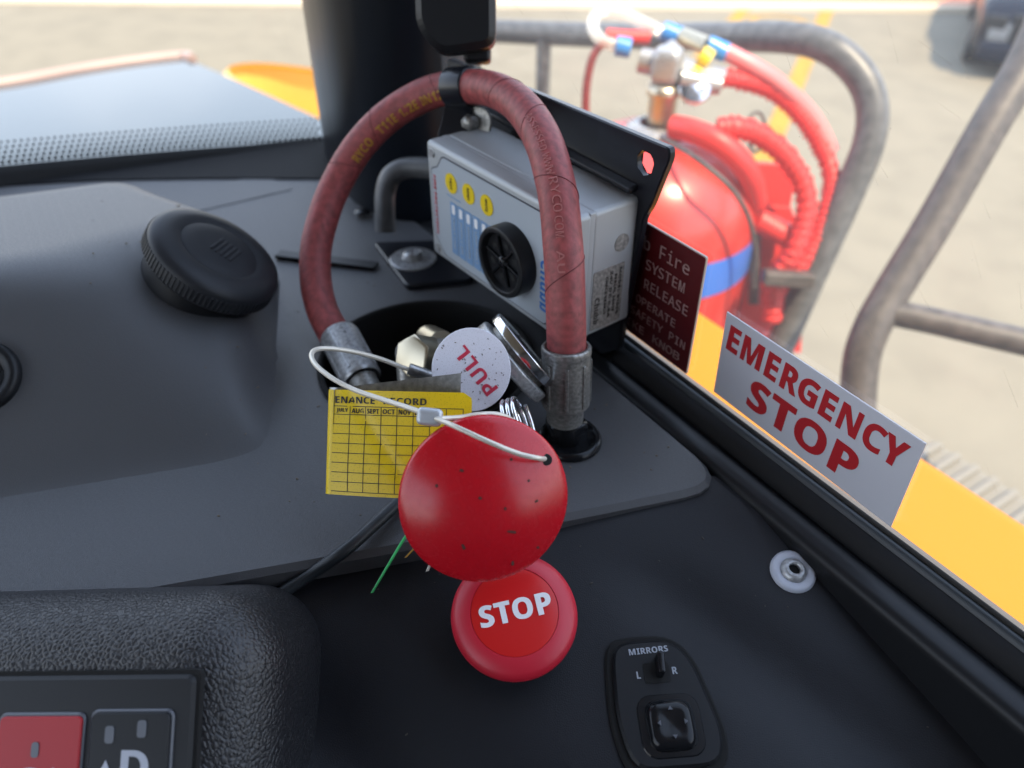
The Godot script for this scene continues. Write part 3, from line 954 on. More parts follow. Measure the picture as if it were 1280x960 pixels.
func dashboard() -> void:
	var o := thing("dashboard", "grey moulded dashboard with a raised instrument hump and a round opening", "dashboard", Vector3(0.1, -0.31, -0.4))
	var hole := circle(0.069, 48, Vector2(0.174, -0.378))
	var outline := soften([Vector2(0.2625, -0.60), Vector2(0.2625, -0.186), Vector2(0.175, -0.214), Vector2(0.0927, -0.2422), Vector2(-0.018, -0.2812), Vector2(-0.2, -0.345), Vector2(-0.6, -0.47), Vector2(-1.3, -0.6), Vector2(-1.3, -0.9), Vector2(-0.5, -0.87), Vector2(0.0, -0.85), Vector2(0.24, -0.8), Vector2(0.24, -0.62)], 0.03, 5)
	var flat := Transform3D(Basis(Vector3(1, 0, 0), Vector3(0, 0, 1), Vector3(0, 1, 0)), Vector3(0, -0.314, 0))
	part(o, "top_panel", B.new().plate(outline, flat, 0.012, 0.003, hole), "dash_grey")
	part(o, "instrument_hump", B.new().grid(110, 80, func(a: float, b: float) -> Vector3:
		var z := lerpf(-0.77, -0.3, b)
		var x := lerpf(-0.55, 0.1 + clampf(-0.445 - z, 0.0, 0.12) * 0.4, a)
		return Vector3(x, hump_y(x, z) - 0.0008, z)), "dash_grey")
	part(o, "opening_boot", B.new().lathe([Vector2(0.0715, 0.002), Vector2(0.0715, 0.0035), Vector2(0.069, 0.004), Vector2(0.0675, 0.002), Vector2(0.066, -0.02), Vector2(0.06, -0.09), Vector2(0.0, -0.1)], Transform3D(Basis(), Vector3(0.174, -0.303, -0.378)), 48), "deep_black")
	var crumbs := B.new()
	for i in 160:
		var q := Vector2(rng.randf_range(0.0, 0.255), rng.randf_range(-0.62, -0.21))
		if q.distance_to(Vector2(0.174, -0.378)) < 0.075 or q.y > -0.205 - (0.255 - q.x) * 0.34:
			continue
		var sz := rng.randf_range(0.0004, 0.0011)
		crumbs.box(Transform3D(Basis(Vector3.UP, rng.randf() * TAU), Vector3(q.x, maxf(hump_y(q.x, q.y) if q.x < 0.1 else -0.303, -0.302) + sz * 0.2, q.y)), Vector3(sz * rng.randf_range(1, 2.2), sz * 0.7, sz), sz * 0.3, 1)
	part(o, "dust_crumbs", crumbs, "dust").set_meta("kind", "stuff")
	var trim := PackedVector2Array([Vector2(0.262, -0.668), Vector2(0.24, -0.685), Vector2(0.19, -0.717), Vector2(0.133, -0.754), Vector2(0.04, -0.808), Vector2(-0.1, -0.87), Vector2(-0.1, -0.9), Vector2(0.262, -0.8)])
	part(o, "demister_trim", B.new().plate(trim, Transform3D(flat.basis, Vector3(0, -0.3021, 0)), 0.0015, 0.0006), "trim_black")
	# dimple print and pale patch far back
	part(o, "rear_cover", B.new().plate(soften([Vector2(-0.06, 0.0), Vector2(0.06, 0.0), Vector2(0.045, 0.05), Vector2(-0.05, 0.05)], 0.008), Transform3D(Basis(Vector3(1, 0, 0), Vector3(0, 0, -1), Vector3(0, 1, 0)), Vector3(0.136, -0.3022, -0.6871)), 0.0007, 0.0005), "dash_grey")
	# air vent at the left edge
	var vc := Vector3(-0.0665, -0.263, -0.4458)
	var v := thing("air_vent", "dark round air vent cut off at the left edge of the dashboard", "air vent", vc)
	var va := axis(Vector3(vc.x, hump_y(vc.x, vc.z), vc.z), Vector3(-0.2, 0.8, 0.62))
	part(v, "bezel", B.new().lathe([Vector2(0.012, 0.001), Vector2(0.016, 0.004), Vector2(0.0195, 0.004), Vector2(0.021, 0.0), Vector2(0.021, -0.01)], va, 40), "plastic_black")
	for i in 5:
		part(v, "louvre", B.new().box(va * Transform3D(Basis(Vector3.RIGHT, 0.5), Vector3(0, 0.0, -0.01 + i * 0.005)), Vector3(0.03, 0.001, 0.005), 0.0004, 1), "plastic_black")
	# round knurled cap
	var n := Vector3(0.52, 0.8, 0.3)
	var cc := Vector3(0.0712, -0.2481, -0.4771)
	var cx := axis(cc - n.normalized() * 0.004, n)
	var c := thing("round_cap", "round black ribbed cap on the shoulder of the dashboard hump", "cap", cc)
	part(c, "skirt", B.new().lathe([Vector2(0.037, -0.02), Vector2(0.037, 0.004)], cx, 48), "plastic_black")
	var body := part(c, "rim", B.new().lathe([Vector2(0.036, 0.003), Vector2(0.0415, 0.003), Vector2(0.0425, 0.005), Vector2(0.0425, 0.013), Vector2(0.041, 0.017), Vector2(0.037, 0.0195), Vector2(0.031, 0.0205), Vector2(0.0255, 0.0203), Vector2(0.0248, 0.0192), Vector2(0.0240, 0.0203), Vector2(0.015, 0.0208), Vector2(0.0, 0.0208)], cx, 64), "cap_black")
	for i in 90:
		var a := i * TAU / 90
		part(c, "rib", B.new().box(cx * Transform3D(Basis(Vector3.UP, -a), Vector3(0.0424 * cos(a), 0.0088, 0.0424 * sin(a))), Vector3(0.0012, 0.0085, 0.0015), 0.0003, 1), "cap_black")
	for i in 5:
		part(c, "raised_bar", B.new().box(cx * Transform3D(Basis(Vector3.UP, 0.95), Vector3(0.004, 0.021, 0.0)) * Transform3D(Basis(), Vector3(0, 0, -0.007 + i * 0.0033)), Vector3(0.017, 0.0008, 0.0018), 0.0003, 1), "cap_black", body)
	# black tab with a big washer and the strap beside the opening
	var t := thing("mounting_tab", "black steel tab held by a large washer beside the round opening", "bracket", Vector3(0.2253, -0.3, -0.502))
	part(t, "tab_plate", B.new().plate(soften([Vector2(-0.03, 0.03), Vector2(0.045, 0.035), Vector2(0.055, -0.03), Vector2(0.005, -0.04)], 0.006), Transform3D(Basis(Vector3(0.843, 0, 0.537), Vector3(0.537, 0, -0.843), Vector3.UP), Vector3(0.2198, -0.3015, -0.501)), 0.004, 0.001), "paint_black")
	var wx := axis(Vector3(0.2246, -0.296, -0.4984), Vector3.UP)
	part(t, "washer", B.new().lathe([Vector2(0.007, 0.0), Vector2(0.0175, 0.0), Vector2(0.0185, -0.001), Vector2(0.0185, -0.004)], wx, 32), "zinc")
	part(t, "bolt_head", B.new().lathe([Vector2(0.0, 0.0042), Vector2(0.003, 0.0042), Vector2(0.0035, 0.006), Vector2(0.007, 0.0052), Vector2(0.0088, 0.0), Vector2(0.0088, -0.001)], wx, 24), "zinc")
	solo("black_strap", "thin black strip lying on the dashboard behind the hose", "strap", Vector3(0.1635, -0.3, -0.5413), B.new().box(frame(Vector3(0.1678, -0.3, -0.5386), Vector3.UP, Vector3(0.1398, -0.3, -0.5674) - Vector3(0.1947, -0.3, -0.5108)), Vector3(0.011, 0.085, 0.003), 0.001), "plastic_black")


func side_console() -> void:
	var o := thing("side_console", "black grained side console sloping below the window sill", "console", Vector3(0.1, -0.35, -0.1))
	part(o, "console_top", B.new().grid(60, 60, func(a: float, b: float) -> Vector3:
		var x := lerpf(-0.5, 0.264, a)
		var z := lerpf((0.537 * x - 0.309) / 0.843, 0.5, b)
		var y := panel_y(x, z)
		# shallow trough along the window side and a soft dip left of the stop button
		y -= 0.006 * exp(-pow((x - 0.205 - (z + 0.13) * 0.3) / 0.018, 2.0)) * smoothstep(-0.2, -0.14, z)
		y -= 0.012 * exp(-pow((x - 0.045 - (z + 0.15) * 0.5) / 0.03, 2.0)) * smoothstep(-0.27, -0.2, z)
		return Vector3(x, y, z)), "console_black")
	var grit := B.new()
	for i in 45:
		var q := Vector2(rng.randf_range(0.05, 0.255), rng.randf_range(-0.25, 0.0))
		if -0.537 * q.x + 0.843 * q.y + 0.284 < 0.01:
			continue
		var sz := rng.randf_range(0.0003, 0.0008)
		grit.box(Transform3D(Basis(Vector3.UP, rng.randf() * TAU), Vector3(q.x, panel_y(q.x, q.y) + sz * 0.2, q.y)), Vector3(sz * rng.randf_range(1, 2.5), sz * 0.6, sz), sz * 0.3, 1)
	part(o, "dust_crumbs", grit, "dust_dark").set_meta("kind", "stuff")
	# STOP push button
	var n := panel_n()
	var sb := Vector3(0.1185, -0.3232, -0.1845)
	var s := thing("stop_button", "red mushroom push button lettered STOP on the black console", "push button", sb)
	var console_n := n
	n = Vector3(-0.19, 1.0, 0.33).normalized()
	sb += Vector3(0.0015, 0.0, -0.0025)
	var ax := axis(sb, n)
	part(s, "collar", B.new().lathe([Vector2(0.0, 0.018), Vector2(0.02, 0.018), Vector2(0.0215, 0.016), Vector2(0.0215, -0.004)], ax, 40), "plastic_black")
	part(s, "mushroom_head", B.new().lathe([Vector2(0.017, 0.018), Vector2(0.026, 0.0182), Vector2(0.0286, 0.0192), Vector2(0.0293, 0.0212), Vector2(0.0287, 0.0241), Vector2(0.0264, 0.0264), Vector2(0.0225, 0.028), Vector2(0.0202, 0.0283), Vector2(0.0202, 0.0283), Vector2(0.0199, 0.0276)], ax, 64), "button_red")
	var face := part(s, "face_disc", B.new().lathe([Vector2(0.0201, 0.0274), Vector2(0.0198, 0.0281), Vector2(0.012, 0.0286), Vector2(0.0, 0.0287)], ax, 48), "button_face")
	var cx := Vector3(0.843, 0, 0.537)
	var up := n.cross(cx).normalized()
	var tf := spun(Transform3D(Basis(cx, up, cx.cross(up)), sb + n * 0.0287), 13)
	write(s, "lettering", "STOP", at(tf, 0.0005, 0.0005), 0.0098, 0.0335, "white_print", face, 0.0006)
	n = console_n
	up = n.cross(cx).normalized()
	# mirror switch
	var mc := Vector3(0.157, -0.3324, -0.1165)
	var m := thing("mirror_switch", "black mirror adjusting switch plate marked MIRRORS L R on the console", "switch", mc)
	var mf := spun(Transform3D(Basis(cx, up, cx.cross(up)), mc), 4)
	var shape := [Vector2(-0.022, 0.026), Vector2(-0.017, 0.0335), Vector2(0.008, 0.0335), Vector2(0.0175, 0.022), Vector2(0.0255, -0.02), Vector2(0.021, -0.036), Vector2(-0.019, -0.036), Vector2(-0.024, -0.01)]
	for i in shape.size():
		shape[i] = shape[i] * Vector2(0.93, 0.8) + Vector2(-0.001, 0.0055)
	var outer := []
	for q in shape:
		outer.append(q * Vector2(1.14, 1.11) - Vector2(0, 0.0003))
	part(m, "surround", B.new().plate(soften(outer, 0.01), mf, 0.0022, 0.001), "deep_black")
	var pl := part(m, "switch_plate", B.new().plate(soften(shape, 0.009), at(mf, 0, 0, 0.0012), 0.004, 0.0012), "plastic_black")
	write(m, "lettering", "MIRRORS", spun(at(mf, -0.004, 0.0275, 0.0053), 2), 0.0028, 0.0185, "lens_pale", pl)
	write(m, "lettering", "L", at(mf, -0.0105, 0.0165, 0.0053), 0.0032, 0.0, "lens_pale", pl)
	write(m, "lettering", "R", at(mf, 0.0065, 0.0175, 0.0053), 0.0032, 0.0, "lens_pale", pl)
	part(m, "selector_slot", B.new().plate(round_rect(0.012, 0.009, 0.001), at(mf, -0.002, 0.017, 0.0052), 0.0003), "deep_black")
	part(m, "selector_lever", B.new().box(at(mf, -0.0005, 0.0195, 0.009) * Transform3D(Basis(Vector3.FORWARD, 0.1), Vector3.ZERO), Vector3(0.0035, 0.010, 0.009), 0.0012), "gloss_black")
	part(m, "knob_well", B.new().plate(round_rect(0.0285, 0.027, 0.007), at(mf, 0.0, -0.006, 0.0045), 0.0012, 0.0006), "gloss_black")
	var kn := part(m, "adjuster_knob", B.new().grid(20, 32, func(a: float, b: float) -> Vector3:
		var t := b * TAU
		var r := a * 0.0112
		var q := Vector2(signf(cos(t)) * pow(absf(cos(t)), 0.5), signf(sin(t)) * pow(absf(sin(t)), 0.5)) * r
		return at(mf, 0.0, -0.006, 0.0057) * Vector3(q.x, q.y, 0.006 - 0.0065 * pow(a, 5.0) - 0.0028 * (1.0 - pow(a, 2.0)))), "gloss_black")
	for i in 4:
		part(m, "arrow_mark", B.new().plate(PackedVector2Array([Vector2(-0.0011, 0.0052), Vector2(0.0011, 0.0052), Vector2(0, 0.0068)]), spun(at(mf, 0.0, -0.006, 0.0107), i * 90), 0.0003), "lens_grey", kn)
	# screw with a pale cup washer
	var sc := Vector3(0.254, -0.3157, -0.1337)
	var w := thing("console_screw", "silver socket screw in a pale cup washer on the console near the sill", "screw", sc)
	var sx := axis(sc, n)
	part(w, "cup_washer", B.new().lathe([Vector2(0.0115, -0.001), Vector2(0.0113, 0.0012), Vector2(0.0098, 0.0024), Vector2(0.007, 0.0022), Vector2(0.006, 0.001)], sx, 40), "switch_white")
	part(w, "screw_head", B.new().lathe([Vector2(0.0028, 0.002), Vector2(0.0031, 0.0048), Vector2(0.005, 0.0042), Vector2(0.0066, 0.0022), Vector2(0.0068, 0.0008)], sx, 32), "zinc")
	part(w, "socket", B.new().lathe([Vector2(0.0, 0.0022), Vector2(0.003, 0.0022)], sx, 6), "deep_black")
	# cable and cable ties
	solo("black_cable", "black cable running from under the yellow tag across the console edge", "cable", Vector3(0.0517, -0.3151, -0.262), B.new().tube(smooth_path([Vector3(0.1348, -0.298, -0.2772), Vector3(0.106, -0.298, -0.2705), Vector3(0.0841, -0.297, -0.2608), Vector3(0.0645, -0.2975, -0.2535), Vector3(0.04604, -0.3085, -0.2577), Vector3(0.02782, -0.3147, -0.259), Vector3(0.01487, -0.3177, -0.2577), Vector3(-0.0006615, -0.3207, -0.2533)], 0.003), 0.0033, 14), "cable")
	var zt := func(label: String, pts: Array, w0: float, mt: String) -> void:
		var pth := smooth_path(pts, 0.002)
		solo("cable_tie", label, "cable tie", pts[0], B.new().grid(pth.size() - 1, 4, func(a: float, b: float) -> Vector3:
			var i := int(round(a * (pth.size() - 1)))
			var c: Vector2 = [Vector2(-1, -0.35), Vector2(1, -0.35), Vector2(1, 0.35), Vector2(-1, 0.35), Vector2(-1, -0.35)][int(round(b * 4))]
			return pth[i] + Vector3(0.8, 0.2, 0.5) * c.x * w0 * (1.0 - 0.4 * a) + Vector3(-0.4, 0.6, 0.5) * c.y * w0), mt)
	zt.call("bright green cable tie end poking out left of the red knob", [Vector3(0.1048, -0.2874, -0.2463), Vector3(0.0908, -0.2921, -0.2403), Vector3(0.0798, -0.2974, -0.2349), Vector3(0.0671, -0.3085, -0.2312)], 0.0011, "zip_green")
	zt.call("short olive cable tie end under the red knob's edge", [Vector3(0.1049, -0.2922, -0.2387), Vector3(0.0942, -0.2963, -0.2358), Vector3(0.0876, -0.299, -0.2344)], 0.001, "hose_gold")
	zt.call("stubby pale cable tie end below the red knob", [Vector3(0.104, -0.2985, -0.2335), Vector3(0.0986, -0.3016, -0.2281), Vector3(0.0941, -0.3035, -0.2247)], 0.0012, "wire")


func switch_pad() -> void:
	# padded pod at the lower left with a flush switch panel
	var corner := Vector3(0.0204, -0.2661, -0.2099)
	var out := Vector3(-0.43, 0.76, 0.49).normalized()
	var right := Vector3(0.843, 0.0, 0.537)
	right = (right - out * right.dot(out)).normalized()
	var up := out.cross(right)
	var fx := Transform3D(Basis(right, up, out), Vector3(-0.0124, -0.2703, -0.2044))
	var o := thing("padded_pod", "black leather-grained pod with a switch panel at the lower left", "console pod", fx.origin)
	fx = spun(fx, 1.5)
	part(o, "padded_shell", B.new().box(at(fx, -0.143, -0.0905, -0.0525), Vector3(0.33, 0.24, 0.105), 0.034, 10), "pad_black")
	var px := at(fx, -0.1, -0.08, 0)
	part(o, "panel_gap", B.new().plate(round_rect(0.2015, 0.162, 0.002, 3), at(px, 0, 0, -0.004), 0.0046, 0.0), "deep_black")
	var p := part(o, "switch_panel", B.new().plate(round_rect(0.1985, 0.159, 0.003, 4), at(px, 0, -0.0002, -0.003), 0.0052, 0.0014), "plastic_black")
	# two square keys; the left one red
	var k0 := at(fx, -0.026, -0.042, 0.0022)
	part(o, "key_bezel", B.new().plate(round_rect(0.0335, 0.0595, 0.003), at(fx, -0.0245, -0.0425, 0.002), 0.0012, 0.0006), "lens_grey", p)
	var kr := part(o, "park_brake_key", B.new().plate(round_rect(0.0315, 0.0575, 0.0025), at(fx, -0.0245, -0.0425, 0.0027), 0.0016, 0.0005), "plastic_black", p)
	write(o, "lettering", "D", at(fx, -0.0215, -0.0335, 0.0043), 0.013, 0.011, "switch_white", p)
	part(o, "arrow_mark", B.new().plate(PackedVector2Array([Vector2(-0.004, -0.006), Vector2(0.004, -0.006), Vector2(0.0, 0.002)]), at(fx, -0.033, -0.0325, 0.0043), 0.0003), "switch_white", p)
	for q in [Vector2(-0.0322, -0.0215), Vector2(-0.0195, -0.0195)]:
		part(o, "indicator", B.new().plate(round_rect(0.0036, 0.0062, 0.0012), at(fx, q.x, q.y, 0.0042), 0.0004), "lens_grey", p)
	part(o, "key_bezel", B.new().plate(round_rect(0.0355, 0.0595, 0.003), at(fx, -0.061, -0.0435, 0.002), 0.0012, 0.0006), "lens_grey", p)
	part(o, "red_key", B.new().plate(round_rect(0.0335, 0.0575, 0.002), at(fx, -0.0608, -0.0438, 0.0027), 0.0016, 0.0005), "switch_red", p)
	part(o, "indicator", B.new().plate(round_rect(0.003, 0.0056, 0.0012), at(fx, -0.0617, -0.0268, 0.0042), 0.0004), "lens_grey", p)
	part(o, "ring_symbol", B.new().plate(circle(0.0085, 28), at(fx, -0.063, -0.0415, 0.0043), 0.0004, 0.0, circle(0.0062, 28)), "switch_white", p)
	part(o, "ring_symbol", B.new().plate(PackedVector2Array([Vector2(0.0105, -0.006), Vector2(0.0125, -0.005), Vector2(0.0095, 0.0085), Vector2(0.0075, 0.0075)]), at(fx, -0.063, -0.0415, 0.0043), 0.0004), "switch_white", p)


func fire_control_box() -> void:
	# black backing plate standing in front of the glass
	var o := thing("backing_plate", "black painted steel plate with a hole standing behind the silver control box", "bracket", Vector3(0.276, -0.28, -0.4))
	var px := Transform3D(Basis(Vector3(0, 0, 1), Vector3(0, 1, 0), Vector3(-1, 0, 0)), Vector3(0.279, 0, 0))
	var out := [Vector2(-0.52, -0.302), Vector2(-0.52, -0.158), Vector2(-0.47, -0.1545), Vector2(-0.2815, -0.1478), Vector2(-0.2805, -0.153), Vector2(-0.2905, -0.184), Vector2(-0.295, -0.192), Vector2(-0.3045, -0.288), Vector2(-0.32, -0.302)]
	part(o, "plate", B.new().plate(soften(out, 0.003, 3), px, 0.004, 0.0008, circle(0.007, 28, Vector2(-0.2985, -0.1615))), "paint_black")
	part(o, "fold", B.new().box(Transform3D(Basis(Vector3(0, 0, 1), 0.3), Vector3(0.2725, -0.1775, -0.392)), Vector3(0.007, 0.004, 0.18), 0.0015), "paint_black")
	part(o, "zinc_lug", B.new().plate(soften([Vector2(-0.01, -0.02), Vector2(0.012, -0.02), Vector2(0.012, 0.008), Vector2(0.006, 0.013), Vector2(-0.006, 0.013)], 0.004), frame(Vector3(0.2552, -0.1814, -0.4443), Vector3(-0.9, 0.25, 0.35)), 0.002, 0.0005).lathe([Vector2(0, 0.009), Vector2(0.004, 0.0088), Vector2(0.0052, 0.006), Vector2(0.0052, 0.0)], axis(Vector3(0.2528, -0.1782, -0.4443), Vector3(-0.9, 0.25, 0.35)), 6), "zinc_dull")
	# silver control box; x right along the face, y up, z out of its face
	var yaw := deg_to_rad(4.5)
	var rx := Vector3(-sin(yaw), 0, cos(yaw)) * -1.0
	rx = Vector3(sin(yaw), 0, cos(yaw))
	var oz := Vector3.UP.cross(rx) * -1.0
	oz = rx.cross(Vector3.UP)
	var fx := Transform3D(Basis(rx, Vector3.UP, oz), Vector3(0.2215, -0.2226, -0.3702))
	var c := thing("control_box", "silver cast metal control box with yellow dots and a black dial", "control box", Vector3(0.245, -0.262, -0.37))
	part(c, "housing", B.new().box(at(fx, 0, 0, -0.033), Vector3(0.147, 0.0815, 0.036), 0.0032, 4), "box_silver")
	var lid := part(c, "lid", B.new().box(at(fx, 0, 0, -0.0075), Vector3(0.147, 0.0815, 0.0145), 0.0032, 4), "box_silver")
	part(c, "seam", B.new().box(at(fx, 0, 0, -0.0148), Vector3(0.1463, 0.0808, 0.004), 0.0006, 1), "box_silver")
	var lab := soften([Vector2(-0.068, 0.024), Vector2(-0.06, 0.027), Vector2(-0.054, 0.036), Vector2(0.056, 0.036), Vector2(0.068, 0.028), Vector2(0.068, -0.024), Vector2(0.06, -0.027), Vector2(0.054, -0.036), Vector2(-0.056, -0.036), Vector2(-0.068, -0.024)], 0.003)
	part(c, "label_edge", B.new().plate(lab, fx, 0.0003), "lens_grey", lid)
	var inner := PackedVector2Array()
	for q in lab:
		inner.append(q * Vector2(0.985, 0.975))
	part(c, "label", B.new().plate(inner, fx, 0.0005), "box_label", lid)
	for s in [Vector2(-0.066, 0.034), Vector2(-0.066, -0.034), Vector2(0.066, 0.034), Vector2(0.066, -0.034)]:
		var sa := fx * Transform3D(Basis(Vector3.RIGHT, PI / 2), Vector3(s.x, s.y, 0))
		part(c, "lid_screw", B.new().lathe([Vector2(0.0, -0.0006), Vector2(0.0026, 0.0008), Vector2(0.0032, 0.0)], sa, 16), "zinc", lid)
	var words := ["TEST", "RESET", "MUTE"]
	for i in 3:
		var q := Vector2(-0.0435 + i * 0.0195, 0.021 - i * 0.0002)
		part(c, "yellow_dot", B.new().plate(circle(0.0066, 28), at(fx, q.x, q.y), 0.0009), "yellow_dot", lid)
		write(c, "dot_word", words[i], spun(at(fx, q.x, q.y, 0.001), -90), 0.0022, 0.008, "ink", lid)
	part(c, "printed_line", B.new().plate(PackedVector2Array([Vector2(-0.0495, 0.0115), Vector2(-0.0335, 0.0115), Vector2(-0.0335, 0.0121), Vector2(-0.0495, 0.0121)]), fx, 0.0008), "pale_blue_print", lid)
	for i in 6:
		var x := -0.042 + i * 0.0085
		part(c, "printed_column", B.new().plate(PackedVector2Array([Vector2(x - 0.0037, -0.029), Vector2(x + 0.0037, -0.029), Vector2(x + 0.0037, 0.0082), Vector2(x - 0.0037, 0.0082)]), fx, 0.0008), "pale_blue_print", lid)
		part(c, "column_window", B.new().plate(round_rect(0.0036, 0.0064, 0.001, 3), at(fx, x, 0.0035), 0.001), "white_print", lid)
		write(c, "column_word", ["FAULT LOW", "SUPPLY ON", "DISCHARGED", "LOOP FAULT", "ALARM", "SYSTEM"][i], spun(at(fx, x, -0.0135, 0.0009), -90), 0.0022, 0.023, "box_label", lid)
	write(c, "maker_word", "FIRE PROTECTION", spun(at(fx, -0.0635, -0.001, 0.0006), -90), 0.0028, 0.042, "red_ink", lid)
	write(c, "maker_word", "Chubb", spun(at(fx, 0.0535, -0.0095, 0.0006), -90), 0.0105, 0.034, "blue_print", lid)
	# sounder dial
	var da := fx * Transform3D(Basis(Vector3.RIGHT, PI / 2), Vector3(0.0225, -0.0035, 0))
	var dial := part(c, "sounder_dial", B.new().lathe([Vector2(0.0222, 0.0), Vector2(0.0222, 0.0105), Vector2(0.0216, 0.0115), Vector2(0.0192, 0.0118), Vector2(0.0182, 0.0112), Vector2(0.0176, 0.0075), Vector2(0.0176, 0.0075), Vector2(0.005, 0.0072), Vector2(0.0, 0.0072)], da, 56), "plastic_black")
	for i in 6:
		var an := i * TAU / 6 + 0.2
		part(c, "dial_spoke", B.new().box(da * Transform3D(Basis(Vector3.UP, -an), Vector3(cos(an) * 0.01, 0.0082, sin(an) * 0.01)), Vector3(0.013, 0.0022, 0.0014), 0.0004, 1), "gloss_black", dial)
		part(c, "dial_opening", B.new().lathe([Vector2(0, 0.0078), Vector2(0.0024, 0.0078)], da * Transform3D(Basis(), Vector3(cos(an + 0.52) * 0.0115, 0, sin(an + 0.52) * 0.0115)), 14), "deep_black", dial)
	part(c, "dial_hub", B.new().lathe([Vector2(0, 0.0105), Vector2(0.0035, 0.0102), Vector2(0.0042, 0.007)], da, 20), "gloss_black", dial)
	# stickers on the near end
	var ex := Transform3D(Basis(-fx.basis.z, Vector3.UP, fx.basis.x), fx * Vector3(0.0735, 0, -0.03))
	part(c, "round_sticker", B.new().plate(circle(0.0055, 24), at(ex, 0.008, 0.016), 0.0003), "label_paper")
	var st := part(c, "data_sticker", B.new().plate(round_rect(0.024, 0.04, 0.001, 3), at(ex, 0.0, -0.017), 0.0003), "label_paper")
	for i in 4:
		write(c, "data_line", ["MODEL 81006", "SERIAL 20419", "24V DC 0.5A", "CHECK YEARLY"][i], spun(at(ex, 0.009 - i * 0.0035, -0.016, 0.0004), -90), 0.0018, 0.032 - (i % 2) * 0.006, "ink", st)
	write(c, "data_mark", "Chubb", spun(at(ex, -0.008, -0.024, 0.0004), -90), 0.004, 0.018, "ink", st)


func hose_and_actuator() -> void:
	# the red hydraulic hose, from the grommet at the right over the clamp to the fitting at the left
	var pts := [Vector3(0.2079, -0.2554, -0.2705), Vector3(0.2103, -0.2391, -0.275), Vector3(0.2133, -0.2205, -0.2813), Vector3(0.2205, -0.1954, -0.2954), Vector3(0.2324, -0.1707, -0.3212), Vector3(0.2463, -0.1546, -0.3619), Vector3(0.2551, -0.151, -0.4124), Vector3(0.2494, -0.1576, -0.455), Vector3(0.2319, -0.1674, -0.4796), Vector3(0.2034, -0.1887, -0.4961), Vector3(0.175, -0.218, -0.4991), Vector3(0.1493, -0.2476, -0.485), Vector3(0.1367, -0.2676, -0.4685), Vector3(0.1302, -0.2829, -0.4464), Vector3(0.1295, -0.2929, -0.4241), Vector3(0.1303, -0.2971, -0.4152)]
	var path := smooth_path(pts, 0.002)
	var R := 0.0108
	var arc := PackedFloat32Array([0.0])
	for i in range(1, path.size()):
		arc.append(arc[i - 1] + path[i].distance_to(path[i - 1]))
	var over_clamp := 0
	for i in path.size():
		if path[i].distance_to(Vector3(0.2508, -0.1576, -0.4541)) < path[over_clamp].distance_to(Vector3(0.2508, -0.1576, -0.4541)):
			over_clamp = i
	var cl := arc[over_clamp]
	var o := thing("hydraulic_hose", "dusty red rubber hose arched over the control box with crimped metal ends", "hose", Vector3(0.2077, -0.2594, -0.2699))
	var hz := part(o, "hose", B.new().tube(path, R, 28), "hose_red")
	# wrap seams
	var seam := func(i0: int, tilt: float) -> void:
		var t := (path[i0 + 1] - path[i0 - 1]).normalized()
		var a := (VIEW - t * VIEW.dot(t)).normalized()
		var b := t.cross(a)
		var ring := PackedVector3Array()
		for k in 41:
			var w := -PI * 0.75 + PI * 1.5 * k / 40.0
			ring.append(path[i0] + (a * cos(w) + b * sin(w)) * (R - 0.0001) + t * (w * tilt))
		part(o, "wrap_seam", B.new().tube(ring, 0.00035, 6), "hose_dark", hz)
	for q in [[40, 0.006], [78, -0.005], [112, 0.006], [140, -0.004], [188, 0.005], [230, -0.005], [258, 0.004]]:
		if q[0] < path.size() - 3:
			seam.call(q[0], q[1])
	# printed and embossed words that follow the hose
	var word := func(s: String, start: float, h: float, w: float, angle: float, mt: String, flip: float) -> void:
		var tris := letters(s, h, w, 0.0003, mt == "hose_emboss")
		part(o, "hose_word", B.new().mapped(tris, func(p: Vector3) -> Vector3:
			var i := clampf((start + flip * p.x) / arc[-1] * (path.size() - 1), 1.0, path.size() - 3.0)
			var i0 := int(i)
			var t := (path[i0 + 1] - path[i0 - 1]).normalized()
			var c := path[i0].lerp(path[i0 + 1], i - i0)
			var a := (VIEW - t * VIEW.dot(t)).normalized()
			var b := t.cross(a)
			var an := angle + flip * p.y / R
			return c + (a * cos(an) - b * sin(an)) * (R + 0.00015 + p.z)), mt, hz)
	word.call("AU", 0.061, 0.004, 0.008, 0.1, "hose_emboss", -1.0)
	word.call("COM", 0.077, 0.0045, 0.013, 0.05, "hose_emboss", -1.0)
	word.call("RYCO", 0.097, 0.0048, 0.022, 0.05, "hose_emboss", -1.0)
	word.call("WWW", 0.1165, 0.0042, 0.013, 0.1, "hose_emboss", -1.0)
	word.call("ASSESSED", 0.14, 0.0042, 0.03, 0.15, "hose_emboss", -1.0)
	word.call("RYCO", cl + 0.096, 0.0062, 0.022, 0.75, "hose_gold", -1.0)
	word.call("T11E", cl + 0.067, 0.0062, 0.02, 0.75, "hose_gold", -1.0)
	word.call("1/2E", cl + 0.0435, 0.0062, 0.018, 0.75, "hose_gold", -1.0)
	word.call("DN12", cl + 0.021, 0.0062, 0.018, 0.75, "hose_gold", -1.0)
	# right ferrule, stem and nut down to the grommet
	var f0 := Vector3(0.2098, -0.2421, -0.2741)
	var f1 := Vector3(0.2068, -0.2783, -0.268)
	var fa := axis(f1, f0 - f1)
	var L := f0.distance_to(f1)
	var prof := [Vector2(0.0128, 0.0), Vector2(0.0136, 0.001), Vector2(0.0136, L - 0.009), Vector2(0.0131, L - 0.008), Vector2(0.0136, L - 0.007), Vector2(0.0131, L - 0.0055), Vector2(0.0138, L - 0.0045), Vector2(0.0138, L - 0.001), Vector2(0.013, L), Vector2(0.0113, L), Vector2(0.0112, L - 0.004)]
	var fr := part(o, "right_ferrule", B.new().lathe(prof, fa, 32), "zinc_dull")
